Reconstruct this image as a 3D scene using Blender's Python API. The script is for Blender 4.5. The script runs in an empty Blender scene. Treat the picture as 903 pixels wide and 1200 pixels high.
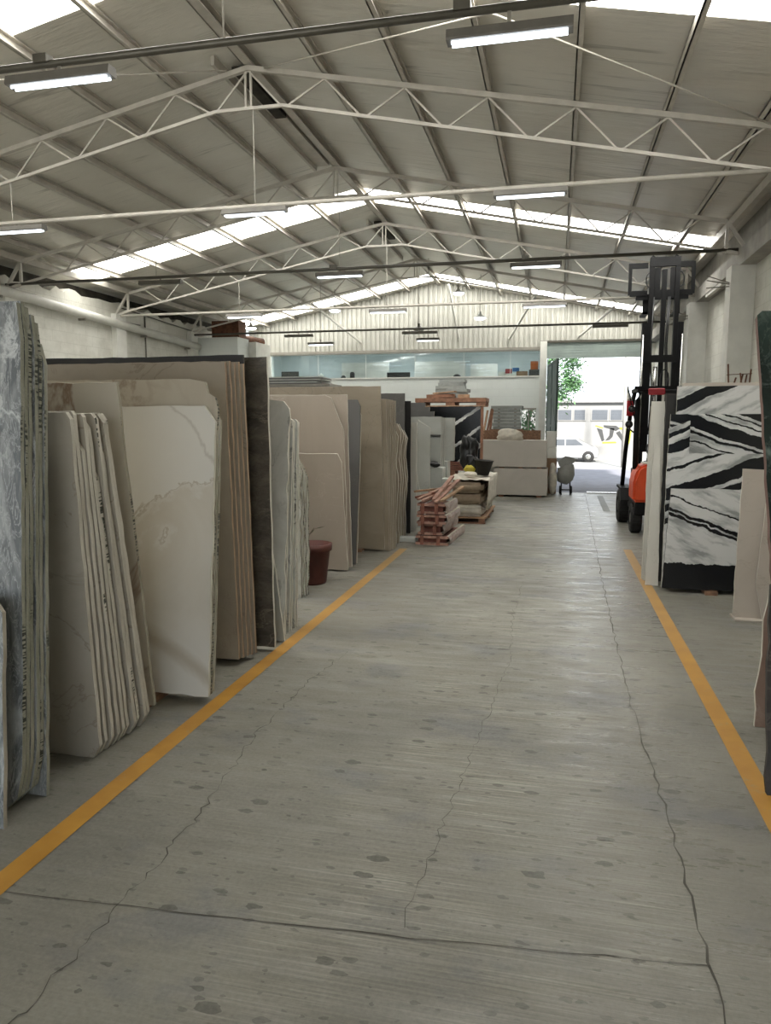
import bpy, bmesh, math, random
from mathutils import Vector, Matrix, Euler
random.seed(7)
R = math.radians
S = bpy.context.scene
COL = S.collection

# ---------------------------------------------------------------- camera
cam_d = bpy.data.cameras.new('camera')
cam = bpy.data.objects.new('camera', cam_d); COL.objects.link(cam)
cam.location = (0, 0, 1.75)
cam.rotation_euler = (R(90 - 7.158), 0, R(13.025))
cam_d.sensor_fit = 'VERTICAL'; cam_d.sensor_height = 36.0
cam_d.lens = 36.0 * 860.0 / 1200.0
cam_d.clip_start = 0.05; cam_d.clip_end = 300
S.camera = cam

# ---------------------------------------------------------------- light and exposure
SKYLIGHT = 6.5
w = bpy.data.worlds.new('sky'); S.world = w; w.use_nodes = True
wn = w.node_tree.nodes; wl = w.node_tree.links
bg = wn['Background']; bg.inputs[0].default_value = (0.86, 0.93, 1.0, 1); bg.inputs[1].default_value = 1.7
sd = bpy.data.lights.new('sun', 'SUN'); sd.energy = 9.0; sd.angle = R(3); sd.color = (1, 0.97, 0.93)
sun = bpy.data.objects.new('sun', sd); COL.objects.link(sun)
sun.rotation_euler = (R(52), 0, R(12)); sun.location = (0, -20, 30)
S.view_settings.view_transform = 'Standard'
try: S.view_settings.look = 'None'
except Exception: pass
S.view_settings.gamma = 1.0
S.view_settings.exposure = 0.78
S.view_settings.use_curve_mapping = False
cy = S.cycles
cy.max_bounces = 10; cy.diffuse_bounces = 6; cy.glossy_bounces = 4; cy.transmission_bounces = 6; cy.transparent_max_bounces = 8
cy.use_denoising = True; cy.sample_clamp_indirect = 6.0
cy.caustics_reflective = False; cy.caustics_refractive = False

# ---------------------------------------------------------------- materials
def lin(c):
    if isinstance(c, str):
        c = c.lstrip('#'); c = [int(c[i:i+2], 16) / 255 for i in (0, 2, 4)]
    return tuple((x / 12.92 if x <= .04045 else ((x + .055) / 1.055) ** 2.4) for x in c) + (1,)

class NT:
    def __init__(s, name):
        s.m = bpy.data.materials.new(name); s.m.use_nodes = True
        s.n = s.m.node_tree.nodes; s.l = s.m.node_tree.links
        s.b = s.n['Principled BSDF']; s.out = s.n['Material Output']
    def add(s, t, **kw):
        n = s.n.new(t)
        for k, v in kw.items(): setattr(n, k, v)
        return n
    def link(s, a, b): s.l.new(a, b)
    def coords(s, scale=(1, 1, 1), rot=(0, 0, 0), jitter=True):
        tc = s.add('ShaderNodeTexCoord'); mp = s.add('ShaderNodeMapping')
        mp.inputs['Scale'].default_value = scale; mp.inputs['Rotation'].default_value = rot
        s.link(tc.outputs['Object'], mp.inputs[0])
        if jitter:
            oi = s.add('ShaderNodeObjectInfo'); vm = s.add('ShaderNodeVectorMath', operation='SCALE')
            cb = s.add('ShaderNodeCombineXYZ')
            for i in range(3): s.link(oi.outputs['Random'], cb.inputs[i])
            s.link(cb.outputs[0], vm.inputs[0]); vm.inputs['Scale'].default_value = 37.0
            s.link(vm.outputs[0], mp.inputs['Location'])
        return mp.outputs[0]
    def noise(s, vec, scale, detail=4, rough=.55, dist=0):
        n = s.add('ShaderNodeTexNoise'); n.inputs['Scale'].default_value = scale; n.inputs['Detail'].default_value = detail
        n.inputs['Roughness'].default_value = rough; n.inputs['Distortion'].default_value = dist
        s.link(vec, n.inputs['Vector']); return n.outputs['Fac']
    def ramp(s, fac, stops, interp='LINEAR'):
        r = s.add('ShaderNodeValToRGB'); cr = r.color_ramp; cr.interpolation = interp
        while len(cr.elements) < len(stops): cr.elements.new(.5)
        for e, (p, c) in zip(cr.elements, stops):
            e.position = p; e.color = c if len(c) == 4 else tuple(c) + (1,)
        s.link(fac, r.inputs[0]); return r.outputs[0]
    def mix(s, fac, a, b, mode='MIX'):
        m = s.add('ShaderNodeMix', data_type='RGBA', blend_type=mode)
        for sock, v in ((0, fac), (6, a), (7, b)):
            if hasattr(v, 'links') or hasattr(v, 'is_linked'): s.link(v, m.inputs[sock])
            else: m.inputs[sock].default_value = v
        return m.outputs[2]
    def math(s, op, a, b=None, c=None):
        m = s.add('ShaderNodeMath', operation=op)
        for i, v in enumerate((a, b, c)):
            if v is None: continue
            if hasattr(v, 'is_linked'): s.link(v, m.inputs[i])
            else: m.inputs[i].default_value = v
        return m.outputs[0]
    def bump(s, h, strength=.3, dist=.02):
        b = s.add('ShaderNodeBump'); b.inputs['Strength'].default_value = strength; b.inputs['Distance'].default_value = dist
        s.link(h, b.inputs['Height']); s.link(b.outputs[0], s.b.inputs['Normal'])
    def col(s, c):
        if hasattr(c, 'is_linked'): s.link(c, s.b.inputs['Base Color'])
        else: s.b.inputs['Base Color'].default_value = c
    def rough(s, v):
        if hasattr(v, 'is_linked'): s.link(v, s.b.inputs['Roughness'])
        else: s.b.inputs['Roughness'].default_value = v

W1 = (1, 1, 1, 1); B1 = (0, 0, 0, 1)

def plain(name, c, rough=.6, metal=0, var=.12, scale=9, bump=0):
    t = NT(name); c = lin(c); v = t.coords()
    f = t.noise(v, scale, 5)
    d = tuple(x * (1 - var * 2) for x in c[:3]) + (1,); e = tuple(min(1, x * (1 + var)) for x in c[:3]) + (1,)
    t.col(t.ramp(f, [(.3, d), (.7, e)])); t.rough(rough); t.b.inputs['Metallic'].default_value = metal
    if name == 'black_steel': t.b.inputs['Specular IOR Level'].default_value = .2
    if bump: t.bump(t.noise(v, scale * 5, 3), bump, .01)
    return t.m

def emit(name, c, strength):
    t = NT(name); t.n.remove(t.b); e = t.add('ShaderNodeEmission')
    e.inputs[0].default_value = lin(c); e.inputs[1].default_value = strength
    t.link(e.outputs[0], t.out.inputs[0]); return t.m

def stone(name, base, alt, vein, scale=1.2, vw=.03, vein2=None, rough=.32, mottle=.0, stretch=(1, 1, 1), rot=(0, 0, 0), dist=1.2, clouds=(.35, .65)):
    t = NT(name); v = t.coords(stretch, rot)
    c = t.ramp(t.noise(v, scale, 5, .6, dist), [(clouds[0], lin(alt)), (clouds[1], lin(base))])
    n = t.noise(v, scale * 1.3, 6, .6, dist * .8)
    a = t.math('ABSOLUTE', t.math('SUBTRACT', n, .5))
    vm = t.ramp(a, [(0, W1), (vw, B1)])
    fade = t.ramp(t.noise(v, scale * .8, 2), [(.42, B1), (.62, W1)])
    c = t.mix(t.math('MULTIPLY', vm, fade), c, lin(vein))
    if vein2:
        n2 = t.noise(v, scale * 3.1, 6, .65, dist)
        a2 = t.math('ABSOLUTE', t.math('SUBTRACT', n2, .5))
        c = t.mix(t.math('MULTIPLY', t.ramp(a2, [(0, W1), (vw * .8, B1)]), .55), c, lin(vein2))
    if mottle:
        c = t.mix(mottle, c, t.ramp(t.noise(v, scale * 14, 5, .7), [(.3, lin(alt)), (.7, lin(base))]))
    t.col(c); t.rough(rough); t.b.inputs['Specular IOR Level'].default_value = .4
    return t.m

def edgemat(name, base, dark, marks=0.0, mark='#33362c', rough=.75):
    """sawn slab edge: runs and, when marked, short dotted dark ink lines"""
    t = NT(name); v = t.coords((6, 6, 1.2))
    c = t.ramp(t.noise(v, 2.2, 5, .65), [(.3, lin(dark)), (.62, lin(base))])
    if marks:
        v2 = t.coords((14, 14, 85)); f = t.noise(v2, 1.0, 2, .5)
        v3 = t.coords((5, 5, 1.3)); g = t.noise(v3, 1.0, 2)
        mk = t.math('MULTIPLY', t.ramp(f, [(.49, B1), (.53, W1)]), t.ramp(g, [(.66 - marks, B1), (.68 - marks, W1)]))
        c = t.mix(mk, c, lin(mark))
    t.col(c); t.rough(rough); t.bump(t.noise(t.coords((1, 1, 1)), 60, 3), .5, .01)
    return t.m

def banded(name, m, bands, white='#c9c9c6', grey='#8f918f', black='#15171a', warp=.05, base=None, scale=2.4, thin=None):
    """white marble crossed by slanting black bands: value = z + m*x + noise, bands are (lo, hi) in metres"""
    t = NT(name); v = t.coords((1, 1, 1), jitter=False)
    sp = t.add('ShaderNodeSeparateXYZ'); t.link(v, sp.inputs[0])
    n = t.noise(v, scale, 6, .62); n2 = t.noise(v, scale * 5, 4, .7)
    val = t.math('ADD', sp.outputs['Z'], t.math('MULTIPLY', sp.outputs['X'], m))
    val = t.math('ADD', val, t.math('MULTIPLY', t.math('SUBTRACT', n, .5), warp * 4))
    val = t.math('ADD', val, t.math('MULTIPLY', t.math('SUBTRACT', n2, .5), warp * 1.1))
    vs = t.math('DIVIDE', val, 4.0)
    # soft grey streaks along the bands
    cb = t.add('ShaderNodeCombineXYZ'); t.link(val, cb.inputs[2]); t.link(t.math('MULTIPLY', sp.outputs['X'], .25), cb.inputs[0])
    streak = t.noise(cb.outputs[0], 9, 4, .6)
    c = t.ramp(streak, [(.36, lin(grey)), (.52, lin(white))])
    stops = [(0, B1)]
    for lo, hi in bands:
        stops += [(max(.0005, (lo + 1) / 4), W1), ((hi + 1) / 4, B1)]
    vs = t.math('ADD', vs, .25)
    mask = t.ramp(vs, stops, 'CONSTANT')
    c = t.mix(mask, c, lin(black))
    if base:
        bz = t.math('ADD', sp.outputs['Z'], t.math('MULTIPLY', t.math('SUBTRACT', t.noise(t.coords((3, 1, 1.2), jitter=False), 2.5, 5, .7), .5), .12))
        c = t.mix(t.ramp(bz, [(0, W1), (base, B1)], 'CONSTANT'), c, lin(black))
    t.col(c); t.rough(.22)
    return t.m

M = {}
def floor_mat():
    t = NT('polished_concrete'); v = t.coords((1, 1, 1), jitter=False)
    c = t.ramp(t.noise(v, .55, 6, .6), [(.3, lin('#6b6962')), (.5, lin('#7f7c72')), (.7, lin('#8d8b81'))])
    sv = t.coords((.9, 46, 1), jitter=False)
    st = t.noise(sv, 2.2, 5, .7)
    where = t.ramp(t.noise(v, 1.1, 4, .6), [(.42, B1), (.6, W1)])
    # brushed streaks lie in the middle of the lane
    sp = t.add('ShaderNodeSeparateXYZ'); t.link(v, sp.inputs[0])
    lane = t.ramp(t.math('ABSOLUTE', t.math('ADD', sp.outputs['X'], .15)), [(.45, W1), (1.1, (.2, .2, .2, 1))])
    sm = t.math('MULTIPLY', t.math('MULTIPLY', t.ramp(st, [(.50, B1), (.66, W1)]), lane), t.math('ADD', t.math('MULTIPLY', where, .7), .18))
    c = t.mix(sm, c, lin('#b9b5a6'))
    dk = t.math('MULTIPLY', t.math('MULTIPLY', t.ramp(st, [(.36, W1), (.48, B1)]), lane), .6)
    c = t.mix(dk, c, lin('#65625a'))
    patch = t.ramp(t.noise(t.coords((1, 1.3, 1), jitter=False), 1.3, 5, .6), [(.54, B1), (.64, W1)])
    c = t.mix(t.math('MULTIPLY', patch, .6), c, lin('#66676a'))
    # pits and scuffs
    vv = t.coords((.85, 1.7, 0), jitter=False)
    wob = t.add('ShaderNodeVectorMath', operation='ADD'); nz = t.add('ShaderNodeTexNoise'); nz.inputs['Scale'].default_value = 22
    t.link(vv, nz.inputs['Vector']); sc = t.add('ShaderNodeVectorMath', operation='SCALE'); sc.inputs['Scale'].default_value = .05
    t.link(nz.outputs['Color'], sc.inputs[0]); t.link(vv, wob.inputs[0]); t.link(sc.outputs[0], wob.inputs[1])
    for k_, (scl, mx_, fac_) in enumerate(((3.8, .15, .75), (6.2, .15, .62), (10.5, .18, .5), (1.9, .12, .28))):
        vo = t.add('ShaderNodeTexVoronoi', voronoi_dimensions='2D'); vo.inputs['Scale'].default_value = scl
        t.link(wob.outputs[0], vo.inputs['Vector'])
        sepc = t.add('ShaderNodeSeparateColor'); t.link(vo.outputs['Color'], sepc.inputs[0])
        size = t.math('MULTIPLY', t.math('POWER', sepc.outputs[0], 2.0), mx_)
        pit = t.math('MULTIPLY', t.math('LESS_THAN', vo.outputs['Distance'], size), t.math('GREATER_THAN', sepc.outputs[1], .3))
        c = t.mix(t.math('MULTIPLY', pit, fac_), c, lin('#47443e'))
    fine = t.noise(v, 55, 4, .7)
    c = t.mix(.14, c, t.ramp(fine, [(.3, lin('#57544d')), (.7, lin('#bbb8ad'))]))
    t.col(c)
    rg = t.ramp(t.noise(t.coords((1.2, 5, 1), jitter=False), 2.0, 5, .65), [(.35, (.2,) * 3), (.65, (.55,) * 3)])
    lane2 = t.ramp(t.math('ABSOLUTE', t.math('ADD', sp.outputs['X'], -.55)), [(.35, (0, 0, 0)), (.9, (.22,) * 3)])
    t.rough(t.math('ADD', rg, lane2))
    t.bump(t.math('ADD', st, t.math('MULTIPLY', t.noise(t.coords((1.0, 3.2, 1), jitter=False), 3.0, 4, .6), 1.6)), .16, .012)
    return t.m

def foil_mat():
    t = NT('white_insulation_foil'); v = t.coords((1, 1, 1), jitter=False)
    c = t.ramp(t.noise(v, .8, 5, .6), [(.3, lin('#d2cec4')), (.7, lin('#e2dfd6'))])
    wv = t.coords((.05, 1, .05), jitter=False)
    wn_ = t.noise(wv, 2.6, 3, .5, .15)
    a = t.math('ABSOLUTE', t.math('SUBTRACT', wn_, .5))
    seg = t.ramp(t.noise(t.coords((1.2, 2.0, .0), jitter=False), 1.0, 2), [(.45, B1), (.58, W1)])
    c = t.mix(t.math('MULTIPLY', t.math('MULTIPLY', t.ramp(a, [(0, W1), (.010, B1)]), seg), .5), c, lin('#7d786e'))
    t.col(c); t.rough(.36); t.b.inputs['Metallic'].default_value = .2
    t.bump(t.math('ADD', t.math('MULTIPLY', t.noise(t.coords((.25, 1, .25), jitter=False), 6, 5, .65), .6), wn_), .6, .06)
    return t.m

def block_mat(name, c, mortar, sx=.4, sz=.2, dirty=.25):
    """painted block wall; brick texture in the wall's own plane"""
    t = NT(name); tc = t.add('ShaderNodeTexCoord'); sp = t.add('ShaderNodeSeparateXYZ'); t.link(tc.outputs['Object'], sp.inputs[0])
    cb = t.add('ShaderNodeCombineXYZ'); t.link(t.math('ADD', sp.outputs['X'], sp.outputs['Y']), cb.inputs[0]); t.link(sp.outputs['Z'], cb.inputs[1])
    br = t.add('ShaderNodeTexBrick'); t.link(cb.outputs[0], br.inputs['Vector']); br.inputs['Scale'].default_value = 1
    br.inputs['Brick Width'].default_value = sx; br.inputs['Row Height'].default_value = sz; br.inputs['Mortar Size'].default_value = .006
    br.inputs['Color1'].default_value = lin(c); br.inputs['Color2'].default_value = lin(c); br.inputs['Mortar'].default_value = lin(mortar)
    v = t.coords((1, 1, 1), jitter=False)
    d = t.ramp(t.noise(v, 1.4, 6, .65), [(.42, W1), (.6, B1)])
    col = t.mix(t.math('MULTIPLY', d, dirty), br.outputs['Color'], lin('#8b8778'))
    t.col(col); t.rough(.7); t.bump(t.math('ADD', t.math('MULTIPLY', br.outputs['Fac'], -1.), t.noise(v, 22, 4)), .35, .012)
    return t.m

def yellow_mat():
    t = NT('worn_yellow_paint'); v = t.coords((1, 1, 1), jitter=False)
    c = t.ramp(t.noise(v, 4, 5), [(.3, lin('#a8782a')), (.7, lin('#c29038'))])
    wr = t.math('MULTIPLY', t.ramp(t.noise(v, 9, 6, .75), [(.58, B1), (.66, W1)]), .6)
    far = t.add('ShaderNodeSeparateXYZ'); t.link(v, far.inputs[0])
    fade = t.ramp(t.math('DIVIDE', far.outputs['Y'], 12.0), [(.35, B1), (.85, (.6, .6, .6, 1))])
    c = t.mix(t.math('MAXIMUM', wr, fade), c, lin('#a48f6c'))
    t.col(c); t.rough(.55); return t.m

def glass_mat(name, tint=(.88, .96, .96), refl=.12):
    t = NT(name); t.n.remove(t.b)
    tr = t.add('ShaderNodeBsdfTransparent'); tr.inputs[0].default_value = tint + (1,)
    gl = t.add('ShaderNodeBsdfGlossy'); gl.inputs['Roughness'].default_value = .03
    mx = t.add('ShaderNodeMixShader'); mx.inputs[0].default_value = refl
    t.link(tr.outputs[0], mx.inputs[1]); t.link(gl.outputs[0], mx.inputs[2]); t.link(mx.outputs[0], t.out.inputs[0])
    return t.m

def corr_mat():
    return plain('painted_corrugated_sheet', '#b4b3aa', .5, 0, .06, 3)

M['floor'] = floor_mat(); M['foil'] = foil_mat(); M['yellow'] = yellow_mat()
M['wall'] = block_mat('white_painted_block', '#d3d2c9', '#c6c5bb', dirty=.3); M['wall_office'] = block_mat('pale_painted_block', '#d6dad5', '#d1d5d0', dirty=.04)
M['corr'] = corr_mat(); M['steel'] = plain('cream_painted_steel', '#c3beb4', .45, .0, .08, 6); M['steel_grey'] = plain('grey_painted_steel', '#8f8b81', .45, .1, .1, 6)
M['housing'] = plain('grey_light_housing', '#706d66', .45, .1, .1, 6)
M['dark_pipe'] = plain('dark_grey_pipe', '#5b584f', .4, .3, .1, 6)
M['dark'] = plain('dark_void', '#3d3931', .9, 0, .3, 5); M['rust'] = plain('rusty_steel', '#6a4733', .8, .3, .25, 12)
M['concrete'] = plain('bare_concrete', '#a19e97', .8, 0, .12, 4, .2); M['floorpatch'] = plain('darker_concrete_patch', '#6b6a64', .6, 0, .1, 6)
M['crack'] = plain('dark_crack', '#57544c', .9, 0, .15, 8)
M['white'] = plain('white_paint', '#d4d3cb', .5, 0, .05, 5); M['black'] = plain('black_steel', '#101011', .6, 0, .2, 8)
M['blackplastic'] = plain('black_plastic', '#141414', .35, 0, .2, 8); M['rubber'] = plain('tyre_rubber', '#1c1b1a', .8, 0, .2, 20, .3)
M['orange'] = plain('orange_paint', '#dc5024', .35, 0, .08, 4); M['red'] = plain('red_plastic', '#a3202a', .35, 0, .08, 5)
M['chrome'] = plain('bright_steel', '#b8b8b4', .22, .9, .08, 8); M['greyplastic'] = plain('grey_plastic', '#8f8f8a', .5, 0, .1, 6)
M['skylight'] = emit('translucent_skylight', '#fffdf6', SKYLIGHT); M['tube'] = emit('fluorescent_tube', '#eaf4ff', 3.5); M['bulb'] = emit('white_lamp', '#f6ffff', 8.0)
M['office_lamp'] = emit('office_lamp', '#f4fbff', 9.0)
M['glass'] = glass_mat('office_glass', (.93, .965, .965), .06); M['wood'] = plain('reddish_pallet_wood', '#8d6650', .8, 0, .2, 14, .3)
M['wood_pale'] = plain('pale_plank_wood', '#b08e70', .8, 0, .18, 14, .3); M['pinkwood'] = plain('pink_stained_wood', '#b08a7a', .75, 0, .2, 12, .3); M['redwood'] = plain('red_strapped_wood', '#92604f', .7, 0, .25, 10, .3)
M['wrap'] = stone('crumpled_wrap', '#b7a79c', '#8f6a5c', '#cfc8c0', 7, .05, None, .35, .3)
M['darkred'] = plain('dark_red_wood', '#7a4c41', .8, 0, .25, 10, .3)
M['cloth_white'] = plain('white_sack_cloth', '#cfc8ba', .8, 0, .1, 10, .4); M['terracotta'] = plain('maroon_pot_clay', '#592f28', .55, 0, .12, 6); M['soil'] = plain('potting_soil', '#2a211a', .95, 0, .3, 30, .5)
M['leaf'] = plain('leaf_green', '#4d5f3c', .55, 0, .3, 6); M['treeleaf'] = plain('tree_leaf_green', '#557a4c', .6, 0, .3, 2); M['bark'] = plain('grey_bark', '#6b5e4e', .9, 0, .2, 10, .4)
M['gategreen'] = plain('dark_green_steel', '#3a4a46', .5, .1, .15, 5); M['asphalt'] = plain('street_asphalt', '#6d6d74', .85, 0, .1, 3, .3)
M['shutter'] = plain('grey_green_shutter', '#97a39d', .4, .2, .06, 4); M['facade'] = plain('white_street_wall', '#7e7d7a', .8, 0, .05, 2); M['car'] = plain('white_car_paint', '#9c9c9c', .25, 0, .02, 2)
M['paint_black'] = plain('black_spray_paint', '#353534', .8, 0, .1, 5); M['paint_yellow'] = plain('yellow_spray_paint', '#8d8a22', .8, 0, .1, 5)
M['blinds'] = plain('grey_window_blind', '#4b4f54', .5, 0, .06, 3); M['block_beige'] = stone('beige_block', '#b2aca2', '#aba59b', '#a8a197', 1.5, .002, rough=.6)
M['cardboard'] = plain('brown_cardboard', '#9b7d62', .8, 0, .08, 6); M['orangebox'] = plain('orange_box_card', '#c9692c', .7, 0, .08, 6); M['blue'] = plain('blue_box_card', '#2f6fb0', .6, 0, .08, 6)
M['yellowbag'] = plain('yellow_printed_bag', '#b3a52c', .55, 0, .25, 12); M['green'] = plain('flag_green', '#2c4a38', .7, 0, .1, 6); M['flagwhite'] = plain('flag_white', '#d8d5cc', .7, 0, .05, 6); M['flagred'] = plain('flag_red', '#b2222c', .7, 0, .1, 6)
M['bucket'] = plain('black_rubber_bucket', '#17150f', .6, 0, .15, 8)
M['wicker'] = plain('brown_crate_wood', '#86664f', .85, 0, .25, 20, .4)
# stones
M['bluegrey'] = stone('blue_grey_marble', '#a2a5a5', '#5c6063', '#d5d8d8', 2.6, .035, '#c2c5c5', .35, .1, (2.0, 1, .6), (0, R(40), 0), 1.6, (.4, .6))
M['cream'] = stone('cream_marble', '#b6b1a6', '#a39d91', '#857a6a', 1.3, .012, None, .4, .12)
M['cream_brown'] = stone('cream_brown_veined_marble', '#c5bfb2', '#bab2a4', '#8c7460', .7, .03, None, .35, .05, (1.6, 1, .6), (0, R(-25), 0))
def gold_marble():
    t = NT('white_gold_marble'); v = t.coords((1, 1, 1), jitter=False)
    sp = t.add('ShaderNodeSeparateXYZ'); t.link(v, sp.inputs[0])
    n = t.math('SUBTRACT', t.noise(v, 2.4, 6, .62, .4), .5); n2 = t.math('SUBTRACT', t.noise(v, 1.4, 4, .6, .8), .5)
    a = t.math('ADD', t.math('SUBTRACT', sp.outputs['Z'], t.math('MULTIPLY', sp.outputs['X'], .75)), t.math('MULTIPLY', n, 1.25))
    a = t.math('SUBTRACT', a, 1.42)
    below = t.ramp(t.math('ADD', a, .5), [(.38, W1), (.5, B1)])
    c = t.mix(t.ramp(t.noise(v, 1.1, 4), [(.35, B1), (.7, W1)]), lin('#dbdad5'), lin('#e2e1dc'))
    warm = t.mix(t.ramp(t.noise(v, 1.6, 5, .6, 1), [(.35, B1), (.65, W1)]), lin('#d1cdc3'), lin('#c8c2b6'))
    low = t.ramp(t.math('ADD', sp.outputs['Z'], t.math('MULTIPLY', n2, .5)), [(.2, B1), (.5, W1)])
    c = t.mix(t.math('MULTIPLY', below, t.math('ADD', t.math('MULTIPLY', low, .7), .2)), c, warm)
    edge = t.ramp(t.math('ABSOLUTE', t.math('ADD', a, .02)), [(0, W1), (.028, B1)])
    c = t.mix(t.math('MULTIPLY', edge, .55), c, lin('#9a8a70'))
    d = t.math('ADD', t.math('ADD', sp.outputs['Z'], t.math('MULTIPLY', sp.outputs['X'], .5)), t.math('MULTIPLY', n2, .35))
    band = t.ramp(t.math('ABSOLUTE', t.math('SUBTRACT', d, .12)), [(.01, W1), (.09, B1)])
    c = t.mix(t.math('MULTIPLY', band, .6), c, lin('#aa9f8b'))
    c2 = t.math('ABSOLUTE', t.math('ADD', t.math('ADD', sp.outputs['Z'], t.math('MULTIPLY', sp.outputs['X'], 1.1)), t.math('SUBTRACT', t.math('MULTIPLY', n, .3), 1.48)))
    c = t.mix(t.math('MULTIPLY', t.ramp(c2, [(0, W1), (.022, B1)]), .4), c, lin('#9b958a'))
    t.col(c); t.rough(.3); return t.m
M['calacatta'] = gold_marble()
M['beige'] = stone('beige_limestone', '#aaa193', '#9b9183', '#857b6e', 1.4, .01, None, .45, .2)
M['darkbrown'] = stone('dark_grey_brown_stone', '#7a7166', '#42403b', '#958b7c', 2.2, .03, '#463426', .3, .3, (1, 1, 2.0), (0, R(20), 0), 1.6)
M['granite_black'] = stone('black_granite', '#2b2926', '#201f1d', '#3a3632', 3, .01, None, .35, .3)
M['arab'] = stone('white_grey_veined_marble', '#e0dfd9', '#bdbdb6', '#5a5851', 1.5, .02, None, .32, .1, (1.3, 1, .8), (0, R(-30), 0))
M['taupe'] = stone('pinkish_beige_marble', '#b1a699', '#a79c8f', '#c4bbb0', .8, .004, None, .4, .12, (1, 1, .7), (0, R(-40), 0))
M['olive'] = stone('grey_beige_limestone', '#9f9484', '#8a7f6e', '#756b5e', 1.0, .008, None, .5, .15)
M['slate'] = stone('smooth_dark_grey_stone', '#676664', '#5d5c5a', '#72716e', .8, .006, None, .5, .1)
M['greytile'] = stone('grey_stone_tile', '#9b9f9b', '#868a86', '#757975', 3, .01, None, .6, .25)
M['paleslab'] = stone('pale_grey_slab', '#c2c4bf', '#b6b8b2', '#a5a7a0', 1.1, .008, None, .45, .08)
M['whiteslab'] = stone('white_quartz_slab', '#cfccc2', '#c6c3b8', '#b5b2a6', 1.1, .006, None, .4, .05)
M['pinkbeige'] = stone('pale_pink_beige_slab', '#b9b0a5', '#b1a79b', '#a89e92', 1.4, .006, None, .5, .1)
M['roughpink'] = stone('rough_pink_brown_slab', '#a58c7d', '#95796a', '#c9b8a8', 2.5, .03, None, .6, .3)
M['greenstone'] = stone('dark_green_marble', '#2f3d38', '#1c2523', '#7f8f88', 2.2, .03, '#56655f', .25, .2, (1, 1, .6), (0, R(-40), 0))
M['darkstone'] = stone('dark_brown_speckled_slab', '#3b332d', '#262320', '#6a6158', 4, .03, None, .4, .4)
M['e_green'] = edgemat('greenish_sawn_edge', '#98978a', '#6e6e5c', .08)
M['e_cream'] = edgemat('cream_marked_edge', '#c5c0b4', '#a9a396', .035)
M['e_plain'] = edgemat('pale_sawn_edge', '#b8b1a3', '#938b7c')
M['e_spot'] = edgemat('speckled_edge', '#a09a8a', '#6f695b', .14, '#3d3a33')
M['e_orange'] = edgemat('orange_brown_edge', '#a68c72', '#7d6a58')
M['e_light'] = edgemat('light_edge', '#cdc9bd', '#b0aa9c')
M['e_dark'] = edgemat('dark_edge', '#4d4943', '#2f2c28')
M['e_redbrown'] = edgemat('red_brown_edge', '#7d6259', '#5d453d')
M['panda_front'] = banded('black_and_white_marble_front', .40, [(.755, .785), (.80, .835), (.955, .975)], base=.26, warp=.04)
M['panda_mid'] = banded('black_and_white_marble_middle', -.36, [(.62, .70), (.76, .84), (.89, .985), (1.00, 1.01), (1.16, 1.20)], warp=.035)
M['panda_corner'] = banded('black_and_white_marble_corner', -.42, [(1.33, 1.45), (1.51, 1.56), (1.60, 1.62)], warp=.03)
M['panda_wide'] = banded('black_and_white_marble_wide', .34, [(1.56, 1.575), (1.64, 1.66), (1.70, 1.82), (1.87, 1.88), (1.93, 1.95), (1.98, 2.05), (2.08, 2.09)], warp=.035)
M['panda_back'] = banded('black_and_white_marble_back', -.46, [(1.78, 1.905)], warp=.03)
M['panda_far'] = banded('black_marble_white_streaks', -.75, [(-.95, -.52), (-.45, -.16), (-.10, .26), (.33, 1.5)], warp=.05)

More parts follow.
